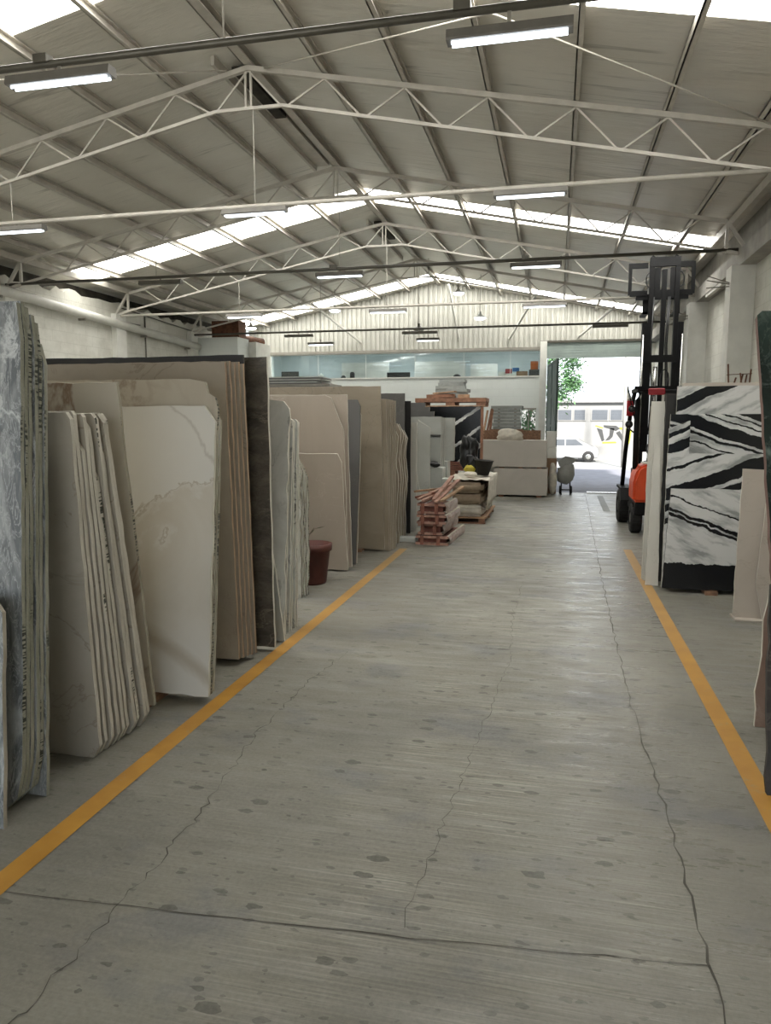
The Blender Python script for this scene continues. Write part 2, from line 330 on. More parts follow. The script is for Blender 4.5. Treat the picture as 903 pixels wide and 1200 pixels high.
# ---------------------------------------------------------------- mesh helpers
class MB:
    def __init__(s): s.bm = bmesh.new()
    def box(s, x0, x1, y0, y1, z0, z1, mi=0, rz=0, c=None, rot=None):
        vs = [s.bm.verts.new(p) for p in ((x0,y0,z0),(x1,y0,z0),(x1,y1,z0),(x0,y1,z0),(x0,y0,z1),(x1,y0,z1),(x1,y1,z1),(x0,y1,z1))]
        for f in ((0,3,2,1),(4,5,6,7),(0,1,5,4),(1,2,6,5),(2,3,7,6),(3,0,4,7)):
            s.bm.faces.new([vs[i] for i in f]).material_index = mi
        if rz or rot:
            cc = Vector(c) if c else Vector(((x0+x1)/2, (y0+y1)/2, (z0+z1)/2))
            bmesh.ops.rotate(s.bm, verts=vs, cent=cc, matrix=(Euler(rot) if rot else Euler((0,0,rz))).to_matrix())
        return s
    def bar(s, p, q, w, h=None, mi=0, up=(0, 0, 1)):
        """rectangular bar from p to q"""
        p = Vector(p); q = Vector(q); d = (q - p).normalized(); h = h or w
        u = Vector(up)
        if abs(d.dot(u)) > .99: u = Vector((0, 1, 0))
        a = d.cross(u).normalized(); b = a.cross(d).normalized()
        vs = []
        for e in (p, q):
            for i, j in ((-1,-1),(1,-1),(1,1),(-1,1)): vs.append(s.bm.verts.new(e + a*i*w/2 + b*j*h/2))
        for f in ((0,3,2,1),(4,5,6,7),(0,1,5,4),(1,2,6,5),(2,3,7,6),(3,0,4,7)):
            s.bm.faces.new([vs[i] for i in f]).material_index = mi
        return s
    def tube(s, pts, r, n=10, mi=0, caps=True):
        pts = [Vector(p) for p in pts]; rings = []
        rr = r if isinstance(r, (list, tuple)) else [r]*len(pts)
        for i, p in enumerate(pts):
            d = (pts[min(i+1, len(pts)-1)] - pts[max(i-1, 0)]).normalized()
            u = Vector((0,0,1)) if abs(d.z) < .95 else Vector((0,1,0))
            a = d.cross(u).normalized(); b = a.cross(d).normalized()
            rings.append([s.bm.verts.new(p + (a*math.cos(t) + b*math.sin(t))*rr[i]) for t in [2*math.pi*k/n for k in range(n)]])
        for A, Bq in zip(rings, rings[1:]):
            for k in range(n):
                f = s.bm.faces.new((A[k], A[(k+1)%n], Bq[(k+1)%n], Bq[k])); f.smooth = True; f.material_index = mi
        if caps:
            s.bm.faces.new(list(reversed(rings[0]))).material_index = mi; s.bm.faces.new(rings[-1]).material_index = mi
        return s
    def lathe(s, prof, n=28, axis='z', c=(0,0,0), mi=0, close=True):
        """prof = [(r, h)...] around an axis through c"""
        c = Vector(c); rings = []
        for r, h in prof:
            ring = []
            for k in range(n):
                t = 2*math.pi*k/n; x, y = r*math.cos(t), r*math.sin(t)
                p = (x, y, h) if axis == 'z' else ((h, x, y) if axis == 'x' else (x, h, y))
                ring.append(s.bm.verts.new(c + Vector(p)))
            rings.append(ring)
        for A, Bq in zip(rings, rings[1:]):
            for k in range(n):
                f = s.bm.faces.new((A[k], A[(k+1)%n], Bq[(k+1)%n], Bq[k])); f.smooth = True; f.material_index = mi
        if close:
            s.bm.faces.new(rings[0]).material_index = mi; s.bm.faces.new(rings[-1]).material_index = mi
        return s
    def prism(s, poly, y0, y1, mi=0, side=None, plane='xz'):
        """extrude a polygon; plane xz extrudes along y, yz along x, xy along z"""
        def P(a, b, t): return {'xz': (a, t, b), 'yz': (t, a, b), 'xy': (a, b, t)}[plane]
        A = [s.bm.verts.new(P(a, b, y0)) for a, b in poly]; Bq = [s.bm.verts.new(P(a, b, y1)) for a, b in poly]
        s.bm.faces.new(A).material_index = mi; s.bm.faces.new(list(reversed(Bq))).material_index = mi
        n = len(poly)
        for i in range(n):
            s.bm.faces.new((A[(i+1)%n], A[i], Bq[i], Bq[(i+1)%n])).material_index = mi if side is None else side
        return s
    def blob(s, c, r, seed=0, amp=.12, sub=3, mi=0, flat=None):
        ret = bmesh.ops.create_icosphere(s.bm, subdivisions=sub, radius=1); rnd = random.Random(seed)
        ph = [rnd.uniform(0, 6.28) for _ in range(9)]
        for v in ret['verts']:
            p = v.co.copy()
            k = 1 + amp*(math.sin(3.1*p.x+ph[0]+2*p.z)+math.sin(4.3*p.y+ph[1]+p.x*2)+math.sin(5.7*p.z+ph[2]+3*p.y)+.6*math.sin(9*p.x+7*p.y+ph[3])+.6*math.sin(11*p.z-8*p.x+ph[4]))/2
            v.co = Vector((p.x*r[0]*k, p.y*r[1]*k, p.z*r[2]*k)) + Vector(c)
            if flat is not None and v.co.z < flat: v.co.z = flat
        for v in ret['verts']:
            for f in v.link_faces: f.smooth = True; f.material_index = mi
        return s
    def bevel(s, w, seg=2):
        bmesh.ops.bevel(s.bm, geom=s.bm.edges[:], offset=w, segments=seg, affect='EDGES', clamp_overlap=True); return s
    def build(s, name, mat, parent=None, loc=None, rot=None):
        bmesh.ops.recalc_face_normals(s.bm, faces=s.bm.faces[:])
        me = bpy.data.meshes.new(name); s.bm.to_mesh(me); s.bm.free()
        for m in (mat if isinstance(mat, (list, tuple)) else [mat]): me.materials.append(m)
        o = bpy.data.objects.new(name, me); COL.objects.link(o)
        if parent: o.parent = parent
        if loc: o.location = loc
        if rot: o.rotation_euler = rot
        return o

def tag(o, label, cat, group=None, kind=None):
    o['label'] = label; o['category'] = cat
    if group: o['group'] = group
    if kind: o['kind'] = kind
    return o
def thing(name, label, cat, loc=(0, 0, 0), rz=0, group=None):
    o = bpy.data.objects.new(name, None); COL.objects.link(o); o.empty_display_size = .1
    o.location = loc; o.rotation_euler = (0, 0, rz); return tag(o, label, cat, group)
def struct(o, label=None):
    o['kind'] = 'structure'
    if label: o['label'] = label
    return o
ORD = ['front', 'second', 'third', 'fourth', 'fifth', 'sixth', 'seventh', 'eighth', 'ninth', 'tenth']

def rough_outline(pts, step=.09, amp=.006, seed=0):
    rnd = random.Random(seed); out = []
    for i, p in enumerate(pts):
        q = pts[(i+1) % len(pts)]; d = math.hypot(q[0]-p[0], q[1]-p[1]); n = max(1, int(d/step))
        nx, ny = (q[1]-p[1])/max(d, 1e-6), -(q[0]-p[0])/max(d, 1e-6)
        for k in range(n):
            t = k/n; a = 0 if k == 0 else rnd.uniform(-amp, amp)
            out.append((p[0]+(q[0]-p[0])*t+nx*a, p[1]+(q[1]-p[1])*t+ny*a))
    return out

def slab(name, label, X, Y, lean, outline, mats, z0=0.0, t=.02, group=None, seed=0, amp=.004, cat='slab', rz=0):
    """one stone slab: outline in its own plane, u along x, v up; lean in degrees, top away from the camera"""
    b = MB(); b.prism(rough_outline(outline, .09, amp, seed), 0, t, 0, 1)
    o = b.build(name, mats, loc=(X, Y, z0), rot=(R(-lean), 0, rz))
    return tag(o, label, cat, group)

def rect(L, H, cut=0, cutv=0, side=-1):
    """slab outline whose aisle edge is at u=0 and which runs L to the given side, with an optional cut top corner"""
    s = side
    p = [(0, 0), (0, H - cutv), (s*cut, H), (s*L, H), (s*L, 0)] if cut else [(0, 0), (0, H), (s*L, H), (s*L, 0)]
    return p
def lerp(a, b, t): return a + (b - a)*t

# ================================================================ SETTING
XL, XR, YB, YE = -9.1, 2.5, -5.0, 21.0
RX = -3.3
def roof_z(x, top=5.60): return top - .198*abs(x - RX)
b = MB(); b.box(XL-.3, XR+.3, YB, 18.28, -.2, 0); struct(b.build('floor', M['floor']))
b = MB(); b.box(-14, 16, 18.36, 27.6, -.25, -.02); struct(b.build('road', M['asphalt']))
b = MB(); b.box(-14, 16, 27.6, 34.0, -.25, .02); struct(b.build('pavement', M['facade']))
b = MB(); b.box(XL-.3, XR+.3, 18.28, 18.36, -.2, -.06); struct(b.build('floor_drain', M['dark']))
# lane lines and joints, thin paint and gaps
def strip(pts, wid, z, name, mat, label=None, jit=0, seed=0):
    rnd = random.Random(seed); b = MB(); pr_ = None
    for i, p in enumerate(pts):
        q = pts[min(i+1, len(pts)-1)]; o_ = pts[max(i-1, 0)]
        dx, dy = q[0]-o_[0], q[1]-o_[1]; d = math.hypot(dx, dy); nx, ny = -dy/d, dx/d; ww = wid*(1+rnd.uniform(-jit, jit))/2
        a = (b.bm.verts.new((p[0]+nx*ww, p[1]+ny*ww, z)), b.bm.verts.new((p[0]-nx*ww, p[1]-ny*ww, z)))
        if pr_: b.bm.faces.new((pr_[0], pr_[1], a[1], a[0]))
        pr_ = a
    return struct(b.build(name, mat), label)
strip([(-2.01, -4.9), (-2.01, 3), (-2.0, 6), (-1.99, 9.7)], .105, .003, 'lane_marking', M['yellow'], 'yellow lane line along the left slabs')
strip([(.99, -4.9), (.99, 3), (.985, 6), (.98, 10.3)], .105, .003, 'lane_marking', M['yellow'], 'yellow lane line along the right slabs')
def wiggle(pts, step=.12, amp=.02, seed=1):
    rnd = random.Random(seed); out = []
    for p, q in zip(pts, pts[1:]):
        d = math.hypot(q[0]-p[0], q[1]-p[1]); n = max(1, int(d/step))
        for k in range(n): out.append((lerp(p[0], q[0], k/n)+rnd.uniform(-amp, amp), lerp(p[1], q[1], k/n)+rnd.uniform(-amp, amp)))
    out.append(pts[-1]); return out
strip(wiggle([(.53, -4), (.53, 2.1), (.53, 3.3), (.50, 4.3), (.503, 5.3), (.534, 8.2), (.68, 15.9), (.70, 18.2)], .08, .012, 3), .0065, .0025, 'floor_joint', M['crack'], jit=.6, seed=2)
strip(wiggle([(-4.5, 2.0), (-1.976, 2.155), (-.437, 2.254), (.527, 2.348)], .1, .005, 4), .004, .0025, 'floor_joint', M['crack'], jit=.5, seed=4)
strip(wiggle([(-1.495, 1.3), (-1.494, 2.18), (-1.5, 2.78), (-1.55, 3.26), (-1.594, 3.67), (-1.58, 4.5), (-1.5, 5.2)], .04, .018, 5), .0035, .0025, 'floor_crack', M['crack'], jit=.8, seed=5)
strip(wiggle([(-.473, 2.29), (-.43, 3.03), (-.28, 5.35), (-.34, 6.6), (-.3, 8)], .05, .016, 6), .0022, .0025, 'floor_crack', M['crack'], jit=.8, seed=6)
strip([(1.02, 17.6), (.99, 14.6)], .13, .003, 'floor_patch', M['floorpatch'])
b = MB(); b.box(.75, 1.45, 18.16, 18.46, .0, .02); tag(b.build('threshold_plate', M['chrome']), 'pale metal ramp plate lying over the floor gap at the doorway', 'plate')
# walls
def jag(x0, x1, z, amp, n, seed):
    rnd = random.Random(seed); return [(lerp(x0, x1, i/n), z + rnd.uniform(-amp, amp)) for i in range(n+1)]
b = MB(); top = jag(YB, YE, 4.16, .07, 140, 3); b.prism([(YB, 0)] + top + [(YE, 0)], XL-.25, XL, plane='yz'); struct(b.build('wall_left', M['wall']))
b = MB(); b.box(XL-.7, XL-.3, YB, YE, 3.6, 4.62); struct(b.build('wall_left_void_panel', M['dark']))  # dark panel behind the wall top, its colour stands for the shaded void
for i, y in enumerate((1.4, 4.58, 7.78, 10.98, 14.16, 17.4)):
    b = MB(); b.box(XL, XL+.12, y-.18, y+.18, 0, 3.95); struct(b.build('column', M['white']))
b = MB(); b.box(XR, XR+.25, YB, YE, 0, 3.78); struct(b.build('wall_right', M['wall']))
b = MB(); b.box(XR-.2, XR+.25, YB, YE, 3.78, 4.0); b.box(XR-.02, XR+.2, YB, YE, 4.09, 4.46); struct(b.build('beam', M['concrete']))
b = MB(); b.box(XR+.12, XR+.3, YB, YE, 3.98, 4.5); struct(b.build('wall_right_gap', M['dark']))  # dark backing, shade of the wall gap put into its colour
for y in (1.4, 4.58, 7.78, 10.98, 14.16, 17.4):
    b = MB(); b.box(XR-.3, XR, y-.16, y+.16, 0, 3.78); struct(b.build('column', M['white']))
b = MB(); b.box(XL-.25, -8.3, YB-.25, YB, 0, 5.7); b.box(2.2, XR+.25, YB-.25, YB, 0, 5.7); b.box(-8.3, 2.2, YB-.25, YB, 3.7, 5.7); struct(b.build('wall_rear', M['wall']))  # unseen rear wall, wide opening added so outside daylight reaches the roof
b = MB(); b.box(-30, 22, -40, YB, -.22, -.01); struct(b.build('bounce_yard', plain('bounce_yard_concrete', '#cfcdc8', .8)))  # added pale ground out of view, bounces sunlight up onto the roof
# office wall, window band, gable
DX0, DX1, DZ = -.31, 2.42, 3.42
b = MB(); b.box(XL, -.96, YE, YE+.18, 0, 2.945); b.box(-.96, -.58, YE, YE+.18, 0, 1.42); b.box(-.96, -.58, YE, YE+.18, 2.03, 2.945); b.box(-.58, -.49, YE, YE+.18, 0, 2.945)
b.box(XL, -8.36, YE, YE+.18, 2.945, 3.72); struct(b.build('wall_office', M['wall_office']))
b = MB(); b.box(-.49, DX0, YE-.12, YE+.2, 0, 3.88); struct(b.build('door_pillar', M['white']))
b = MB(); b.box(DX1, XR, YE, YE+.2, 0, 3.88); struct(b.build('door_jamb', M['white']))
b = MB()
x = XL; k = 0; P_ = []
while x < XR + .01:
    P_ += [(x, YE + .10), (x+.05, YE+.10), (x+.07, YE+.06), (x+.12, YE+.06)]; x += .14
prev = None
for (px, py) in P_:
    a = (b.bm.verts.new((px, py, 3.70 if px < -.4 else 3.86)), b.bm.verts.new((px, py, roof_z(px)+.02)))
    if prev: b.bm.faces.new((prev[0], a[0], a[1], prev[1]))
    prev = a
o = b.build('wall_gable', M['corr']); sm = o.modifiers.new('s', 'SOLIDIFY'); sm.thickness = .01; struct(o)
b = MB(); b.box(XL, -.49, YE-.03, YE+.16, 3.66, 3.74); struct(b.build('lintel', M['steel_grey']))
b = MB(); b.box(-.49, XR, YE-.03, YE+.16, 3.84, 3.90); struct(b.build('lintel', M['dark_pipe']))
b = MB()
n = 0; z = DZ
while z < 3.84: b.box(DX0, DX1, YE+.02 + .008*(n % 2), YE+.05, z, z+.035); z += .035; n += 1
struct(b.build('roller_door', M['shutter']))
# glazing of the office band, one frame and its panes
fr = MB(); gx = [-8.36, -6.9, -5.45, -4.0, -2.6, -1.3, -.49]
[fr.box(x_-.006, x_+.006, YE+.015, YE+.035, 2.96, 3.64) for x_ in gx[1:-1]]; fr.box(-8.36, -.49, YE-.02, YE+.06, 2.93, 2.965); fr.box(-8.36, -.49, YE+.0, YE+.05, 3.635, 3.665)
f_ = struct(fr.build('window_1', M['white']))
for a, c in zip(gx, gx[1:]):
    g = MB(); g.box(a+.004, c-.004, YE+.02, YE+.03, 2.965, 3.635); g.build('pane', M['glass'], f_)
fr = MB(); fr.box(-.98, -.56, YE-.03, YE+.02, 1.39, 1.42); fr.box(-.98, -.56, YE-.03, YE+.02, 2.03, 2.075, 0); fr.box(-.785, -.755, YE+.02, YE+.06, 1.42, 2.03)
struct(fr.build('window_2', M['steel_grey']))
# office interior
b = MB(); b.box(XL, -.33, YE+.18, YE+2.6, 2.82, 2.9); b.box(XL, -.33, YE+2.6, YE+2.7, 2.82, 4.0); b.box(-.37, -.33, YE+.18, YE+2.6, 2.9, 4.0); b.box(XL, XL+.05, YE+.18, YE+2.6, 2.9, 4.0); b.box(XL, -.33, YE+.18, YE+2.7, 4.0, 4.05)
struct(b.build('wall_office_inner', plain('pale_office_paint', '#bfc6c4', .6, 0, .05, 2)))
# roof: two slopes broken by translucent strips
SKY = [(5.4, 6.3), (12.42, 13.28), (19.8, 20.7)]
spans = []; y = YB
for a, c in SKY: spans.append((y, a)); y = c
spans.append((y, YE+.6))
b = MB()
for (a, c) in spans:
    for s in (-1, 1):
        xe = XL-.6 if s < 0 else XR+.5
        b.prism([(RX, roof_z(RX)), (xe, roof_z(xe)), (xe, roof_z(xe)+.05), (RX, roof_z(RX)+.05)], a, c)
for (a, c) in SKY:
    for xa, xb in ((XL-.6, XL), (XR-.22, XR+.5)):
        b.prism([(xa, roof_z(xa)), (xb, roof_z(xb)), (xb, roof_z(xb)+.05), (xa, roof_z(xa)+.05)], a, c)
struct(b.build('ceiling', M['foil']))
for i, (a, c) in enumerate(SKY):
    for s in (-1, 1):
        xe = XL if s < 0 else XR-.22
        b = MB(); b.prism([(RX, roof_z(RX)+.01), (xe, roof_z(xe)+.01), (xe, roof_z(xe)+.04), (RX, roof_z(RX)+.04)], a, c)
        struct(b.build('window_%d' % (3 + i*2 + (s > 0)), M['skylight']), 'bright translucent skylight strip in the roof')
b = MB(); b.box(RX-.24, RX-.10, 7.9, 9.2, 5.50, 5.545); b.box(RX-.24, RX-.10, 14.3, 15.6, 5.50, 5.545); struct(b.build('trim_1', M['dark']))
b = MB(); b.box(RX-.30, RX-.10, 9.2, 10.98, 5.50, 5.545); b.box(RX-.34, RX-.30, 7.6, 11.0, 5.44, 5.55); b.box(RX-.34, RX-.30, 14.1, 17.4, 5.44, 5.55); struct(b.build('trim_2', M['steel']))
# purlins
PX = [RX + .85*k for k in range(-6, 7)]
rown = ['first', 'second', 'third', 'fourth', 'fifth', 'sixth']
for k, x in zip(range(-6, 7), PX):
    zt = roof_z(x) - .005; wd = .05 if k else .11
    b = MB(); b.box(x-wd/2, x+wd/2, YB, YE+.05, zt-.10, zt-.085); b.box(x-wd/2, x-wd/2+.012, YB, YE+.05, zt-.10, zt); b.box(x-wd/2, x+wd/2, YB, YE+.05, zt-.012, zt)
    lab = 'cream steel purlin running along the ridge of the roof' if k == 0 else 'cream steel roof purlin, %s from the ridge on the %s slope' % (rown[abs(k)-1], 'left' if k < 0 else 'right')
    tag(b.build('purlin', M['steel']), lab, 'purlin', 'roof purlins')
b = MB(); b.box(2.22, 2.30, YB, YE, 4.36, 4.47); tag(b.build('purlin', M['steel']), 'lowest cream purlin close to the top of the right wall', 'purlin', 'roof purlins')
b = MB(); b.box(-8.84, -8.76, YB, YE, 4.36, 4.46); tag(b.build('purlin', M['steel']), 'lowest cream purlin close to the top of the left wall', 'purlin', 'roof purlins')
# trusses
TY = [7.78, 10.98, 14.16, 17.4]
TL = ['nearest white lattice roof truss, the highest in the photo', 'second white lattice roof truss from the front', 'third white lattice roof truss, just behind the middle skylight', 'last white lattice roof truss, in front of the far skylight']
def truss(y, label, mat, seen=True):
    t = thing('roof_truss', label, 'truss', (RX, y, 0), 0, 'roof trusses')
    tc = lambda dx: 5.455 - .198*abs(dx)
    bc = lambda dx: 5.05 if abs(dx) < .38 else 5.05 - .203*(abs(dx)-.38) - (.025 if dx > 0 else 0)
    xl, xr = -5.5, 5.45
    for s, xe in ((-1, xl), (1, xr)):
        b = MB(); b.bar((0, 0, tc(0)), (xe, 0, tc(xe)), .05, .05); b.build('top_chord', mat, t)
    b = MB()
    pts = [(xl, bc(xl)), (-.38, 5.05), (.38, 5.05), (xr, bc(xr))]
    for p, q in zip(pts, pts[1:]): b.bar((p[0], 0, p[1]), (q[0], 0, q[1]), .032, .032)
    b.build('bottom_chord', mat, t)
    b = MB(); b.bar((-.03, 0, 5.05), (-.03, 0, 5.44), .022); b.bar((.03, 0, 5.05), (.03, 0, 5.44), .022); b.build('king_post', mat, t)
    for s in (-1, 1):
        xs = [.85*k for k in range(0, 7)]
        for k in range(6):
            m_ = .38 if k == 0 else xs[k] + .40
            lim = 5.45
            if m_ > lim: m_ = lim
            b = MB(); b.bar((s*xs[k], 0, tc(xs[k])-.02), (s*m_, 0, bc(m_)+.01), .018); b.build('web_bar', mat, t)
            if xs[k+1] <= lim:
                b = MB(); b.bar((s*(m_+.05), 0, bc(m_)+.01), (s*xs[k+1], 0, tc(xs[k+1])-.02), .018); b.build('web_bar', mat, t)
        xe = xl if s < 0 else xr
        b = MB(); b.bar((xe, 0, bc(xe)-.0), (xe, 0, tc(xe)), .04); b.bar((xe, 0, tc(xe)), (xe + s*.27, 0, 3.98), .045); b.bar((xe, 0, bc(xe)), (xe+s*.27, 0, 3.93), .045); b.build('end_bracket', mat, t)
    return t
for y, l in zip(TY, TL): truss(y, l, M['steel'])
# slanting sway rods in front of the nearest truss
b = MB(); b.tube([(-8.6, 4.6, 4.36), (-3.5, 7.68, 5.41)], .008, 6); tag(b.build('sway_rod', M['steel']), 'thin slanting steel rod below the left roof slope near the ridge', 'rod', 'thin roof rods')
b = MB(); b.tube([(-3.1, 7.74, 5.42), (-.6, 6.15, 4.88)], .008, 6); tag(b.build('sway_rod', M['steel']), 'thin slanting steel rod rising from the ridge behind the hanging light', 'rod', 'thin roof rods')
b = MB(); b.tube([(-.57, 6.17, 4.88), (1.85, 7.7, 4.42)], .008, 6); tag(b.build('sway_rod', M['steel']), 'thin slanting steel rod below the right roof slope near its skylight', 'rod', 'thin roof rods')
# tie pipes with hangers
TZ = {4.58: 4.10, 7.78: 4.05, 10.98: 4.01, 14.16: 3.92, 17.4: 3.88}
tl = ['nearest dark conduit pipe spanning under the roof with two lit tubes', 'cream tie pipe below the nearest truss', 'dark tie pipe spanning below the second truss', 'cream tie pipe spanning below the third truss', 'dark tie pipe spanning just before the corrugated wall']
for (y, z), l, m in zip(TZ.items(), tl, ('dark_pipe', 'steel', 'dark_pipe', 'steel', 'dark_pipe')):
    t = thing('tie_pipe', l, 'pipe', (RX, y, z), 0, 'tie pipes under the roof')
    b = MB(); b.tube([(XL-RX, 0, 0), (XR-.2-RX, 0, 0)], .024, 10); b.build('pipe', M[m], t)
    for hx in ((-3.0, .05) if y > 5 else (-1.95, 1.2)):
        b = MB(); zz = (5.05 - .203*max(0, abs(hx)-.38)) if y > 5 else roof_z(RX+hx)
        b.tube([(hx, 0, 0), (hx, 0, zz - z)], .007, 6); b.build('hanger_rod', M['steel'], t)
    if y < 5 or y in (10.98,):
        for hx in ((-.1, 2.7) if y < 5 else (-.05, 2.8)):
            b = MB(); b.box(hx-.05, hx+.05, -.04, .04, 0, .055); b.build('junction_box', M['dark_pipe'], t)

# ---------------------------------------------------------------- hanging lights
def tube_light(cx, y, z, L, label, on=True, rz=0):
    t = thing('fluorescent_light', label, 'light', (cx, y, z), rz, 'fluorescent lights under the roof')
    b = MB(); b.prism([(-.04, .08), (.04, .08), (.052, .03), (.045, .02), (-.045, .02), (-.052, .03)], -L/2, L/2, plane='yz'); b.build('housing', M['housing'] if on else M['dark_pipe'], t)
    if on:
        for s in (-.022, .022):
            b = MB(); b.tube([(-L/2+.03, s, .012), (L/2-.03, s, .012)], .009, 8); b.build('tube', M['tube'], t)
    b = MB(); b.box(-.012, .012, -.006, .006, .075, (TZ[y]-z-.02) if y in TZ else .15); b.build('bracket', M['steel_grey'], t)
    return t
def rod(x, y, z0, z1, label):
    b = MB(); b.tube([(x, y, z0), (x, y, z1)], .006, 6); tag(b.build('hanger_rod', M['steel_grey']), label, 'rod')
rod(-3.06, 17.75, 3.76, roof_z(-3.06)-.005, 'thin rod holding the low middle light before the corrugated wall')
rod(-5.75, 17.75, 3.72, roof_z(-5.75)-.005, 'thin rod holding the low left light before the corrugated wall')
LT = [(-3.28, 4.58, 3.96, .78, 'lit fluorescent light on the nearest pipe, at the left', True),
      (-.33, 4.58, 3.92, .72, 'lit fluorescent light on the nearest pipe, right of centre', True),
      (-6.25, 7.78, 3.93, .74, 'lit fluorescent light on the cream pipe, cut by the left picture edge', True),
      (-3.26, 7.78, 3.95, .74, 'lit fluorescent light on the cream pipe near the middle', True),
      (-.32, 7.78, 3.95, .72, 'lit fluorescent light on the cream pipe, right side', True),
      (-6.23, 10.98, 3.88, .74, 'unlit dark fluorescent fixture on the second dark pipe at left', False),
      (-3.25, 10.98, 3.88, .74, 'lit fluorescent light on the second dark pipe, middle', True),
      (-.35, 10.98, 3.89, .72, 'lit fluorescent light on the second dark pipe, right', True),
      (-6.2, 14.16, 3.79, .76, 'lit fluorescent light on the third-truss pipe at left', True),
      (-3.23, 14.16, 3.79, .74, 'lit fluorescent light on the third-truss pipe, middle', True),
      (-.28, 14.16, 3.80, .80, 'lit fluorescent light on the third-truss pipe, right', True),
      (-6.2, 17.4, 3.74, .72, 'dim fixture on the last dark pipe at left', False),
      (-3.2, 17.4, 3.74, .84, 'unlit dark fixture on the last dark pipe, middle', False),
      (1.1, 17.4, 3.77, .76, 'unlit dark fixture on the last dark pipe, right by the mast', False),
      (-3.06, 17.75, 3.62, .56, 'lit fluorescent light hanging low before the corrugated wall, middle', True),
      (-5.75, 17.75, 3.58, .66, 'lit fluorescent light hanging low before the corrugated wall, left', True)]
for a in LT: tube_light(*a)
def bay(x, y, z, label, lit, top):
    t = thing('high_bay_lamp', label, 'lamp', (x, y, z), 0, 'round hanging lamps before the far wall')
    b = MB(); b.lathe([(.03, .16), (.035, .10), (.10, .05), (.15, .03), (.15, .01), (.14, .012)], 24); b.build('shade', M['white'] if lit else M['dark_pipe'], t)
    b = MB(); b.lathe([(.005, -.035), (.09, -.03), (.135, -.005), (.14, .012), (.01, .014)], 24); b.build('bulb', M['bulb'] if lit else M['greyplastic'], t)
    b = MB(); b.tube([(0, 0, .15), (0, 0, top-z)], .006, 6); b.build('cord', M['dark_pipe'], t)
bay(-1.93, 18.8, 4.26, 'round lit lamp on a long cord, right of the ridge', True, roof_z(-1.93)-.01)
bay(-2.48, 18.8, 4.88, 'round lit lamp close under the roof by the ridge', True, roof_z(-2.48)-.01)
bay(-3.48, 18.8, 4.02, 'dark unlit bell lamp hanging below the ridge', False, roof_z(-3.48)-.005)
bay(-8.05, 18.8, 4.18, 'round lit lamp at the far left under the roof edge', True, roof_z(-8.05)-.01)
bay(-5.7, 18.8, 4.56, 'round lit lamp under the left roof slope before the far skylight', True, roof_z(-5.7)-.01)
# gable struts
for (p, q, l) in (((-2.95, 20.3, 5.38), (-2.75, 21.07, 3.98), 'white slanting strut near the middle of the corrugated wall'), ((-.6, 19.3, 4.85), (-1.35, 21.07, 3.98), 'white slanting strut on the corrugated wall right of centre'),
                  ((1.3, 19.3, 4.5), (.5, 21.07, 3.98), 'white slanting strut on the corrugated wall above the doorway'), ((-6.5, 19.3, 4.85), (-5.6, 21.07, 3.98), 'white slanting strut on the left of the corrugated wall')):
    b = MB(); b.bar(p, q, .05, .05); tag(b.build('gable_strut', M['white']), l, 'strut', 'struts on the corrugated wall')
# left wall pipe, cable bracket and boxed corner
t = thing('drain_pipe', 'thick white drain pipe sloping along the left wall', 'pipe', (-8.98, 7.5, 0))
b = MB(); b.tube([(0, 0, 4.0), (0, 10.1, 3.60)], .085, 16); b.build('pipe', M['white'], t)
for yy in (1.2, 3.2, 5.4, 7.6, 9.6):
    b = MB(); b.box(-.13, .02, yy-.02, yy+.02, 4.0-.04*yy-.12, 4.0-.04*yy-.08); b.build('bracket', M['steel_grey'], t)
b = MB(); b.tube([(-9.05, 7.5, 4.10), (-9.05, 10.5, 3.98), (-9.05, 14.0, 3.80), (-9.05, 15, 3.83)], .012, 6); b.tube([(-9.05, 14.3, 4.1), (-9.05, 17.4, 3.98)], .012, 6); b.tube([(-9.05, 15.2, 2.5), (-9.05, 15.2, 4.05)], .02, 6)
tag(b.build('conduit', M['dark_pipe']), 'thin dark conduit running above the white drain pipe on the left wall', 'conduit')
b = MB(); b.box(XL, -7.95, 17.7, 18.4, 0, 3.84); struct(b.build('partition', M['wall_office']))
b = MB(); b.box(-8.0, -7.75, 18.4, 19.4, 0, 3.78); struct(b.build('partition', M['white']))
b = MB(); b.tube([(-7.9, 19.2, 3.84), (-8.4, 18.3, 3.9), (-8.4, 18.3, 4.2)], .12, 12); b.box(-8.75, -8.0, 17.9, 18.35, 3.84, 4.28); tag(b.build('air_duct', M['rust']), 'brown duct hood on the white boxed corner at far left', 'duct')
# right wall bits: antenna-like bracket
for y, l in ((10.9, 'small wire bracket on the nearest right wall column'), (14.1, 'small wire bracket on the farther right wall column')):
    b = MB()
    for dz in (0, -.10, .06): b.tube([(2.2, y, 3.55+dz*.3), (1.92, y+.05, 3.62+dz)], .008, 6)
    tag(b.build('wall_bracket', M['steel_grey']), l, 'bracket', 'wire brackets on the right columns')
b = MB(); b.tube([(2.49, 14.4, .5), (2.49, 14.4, 3.7)], .018, 8); tag(b.build('downpipe', M['steel_grey']), 'thin vertical pipe on the right wall behind the forklift mast', 'pipe')
b = MB(); b.bar((2.34, 12.0, 3.755), (2.34, 13.2, 3.755), .06, .05); tag(b.build('conduit_box', M['white']), 'slim white conduit box fixed under the right wall beam', 'box')

# ================================================================ LEFT SLABS
n_seed = [100]
def nx(): n_seed[0] += 1; return n_seed[0]
def bearer(x0, x1, y0, y1, h, label):
    b = MB(); b.box(x0, x1, y0, y1, 0, h); return tag(b.build('timber_bearer', M['wicker']), label, 'timber', 'timber bearers under the slabs')
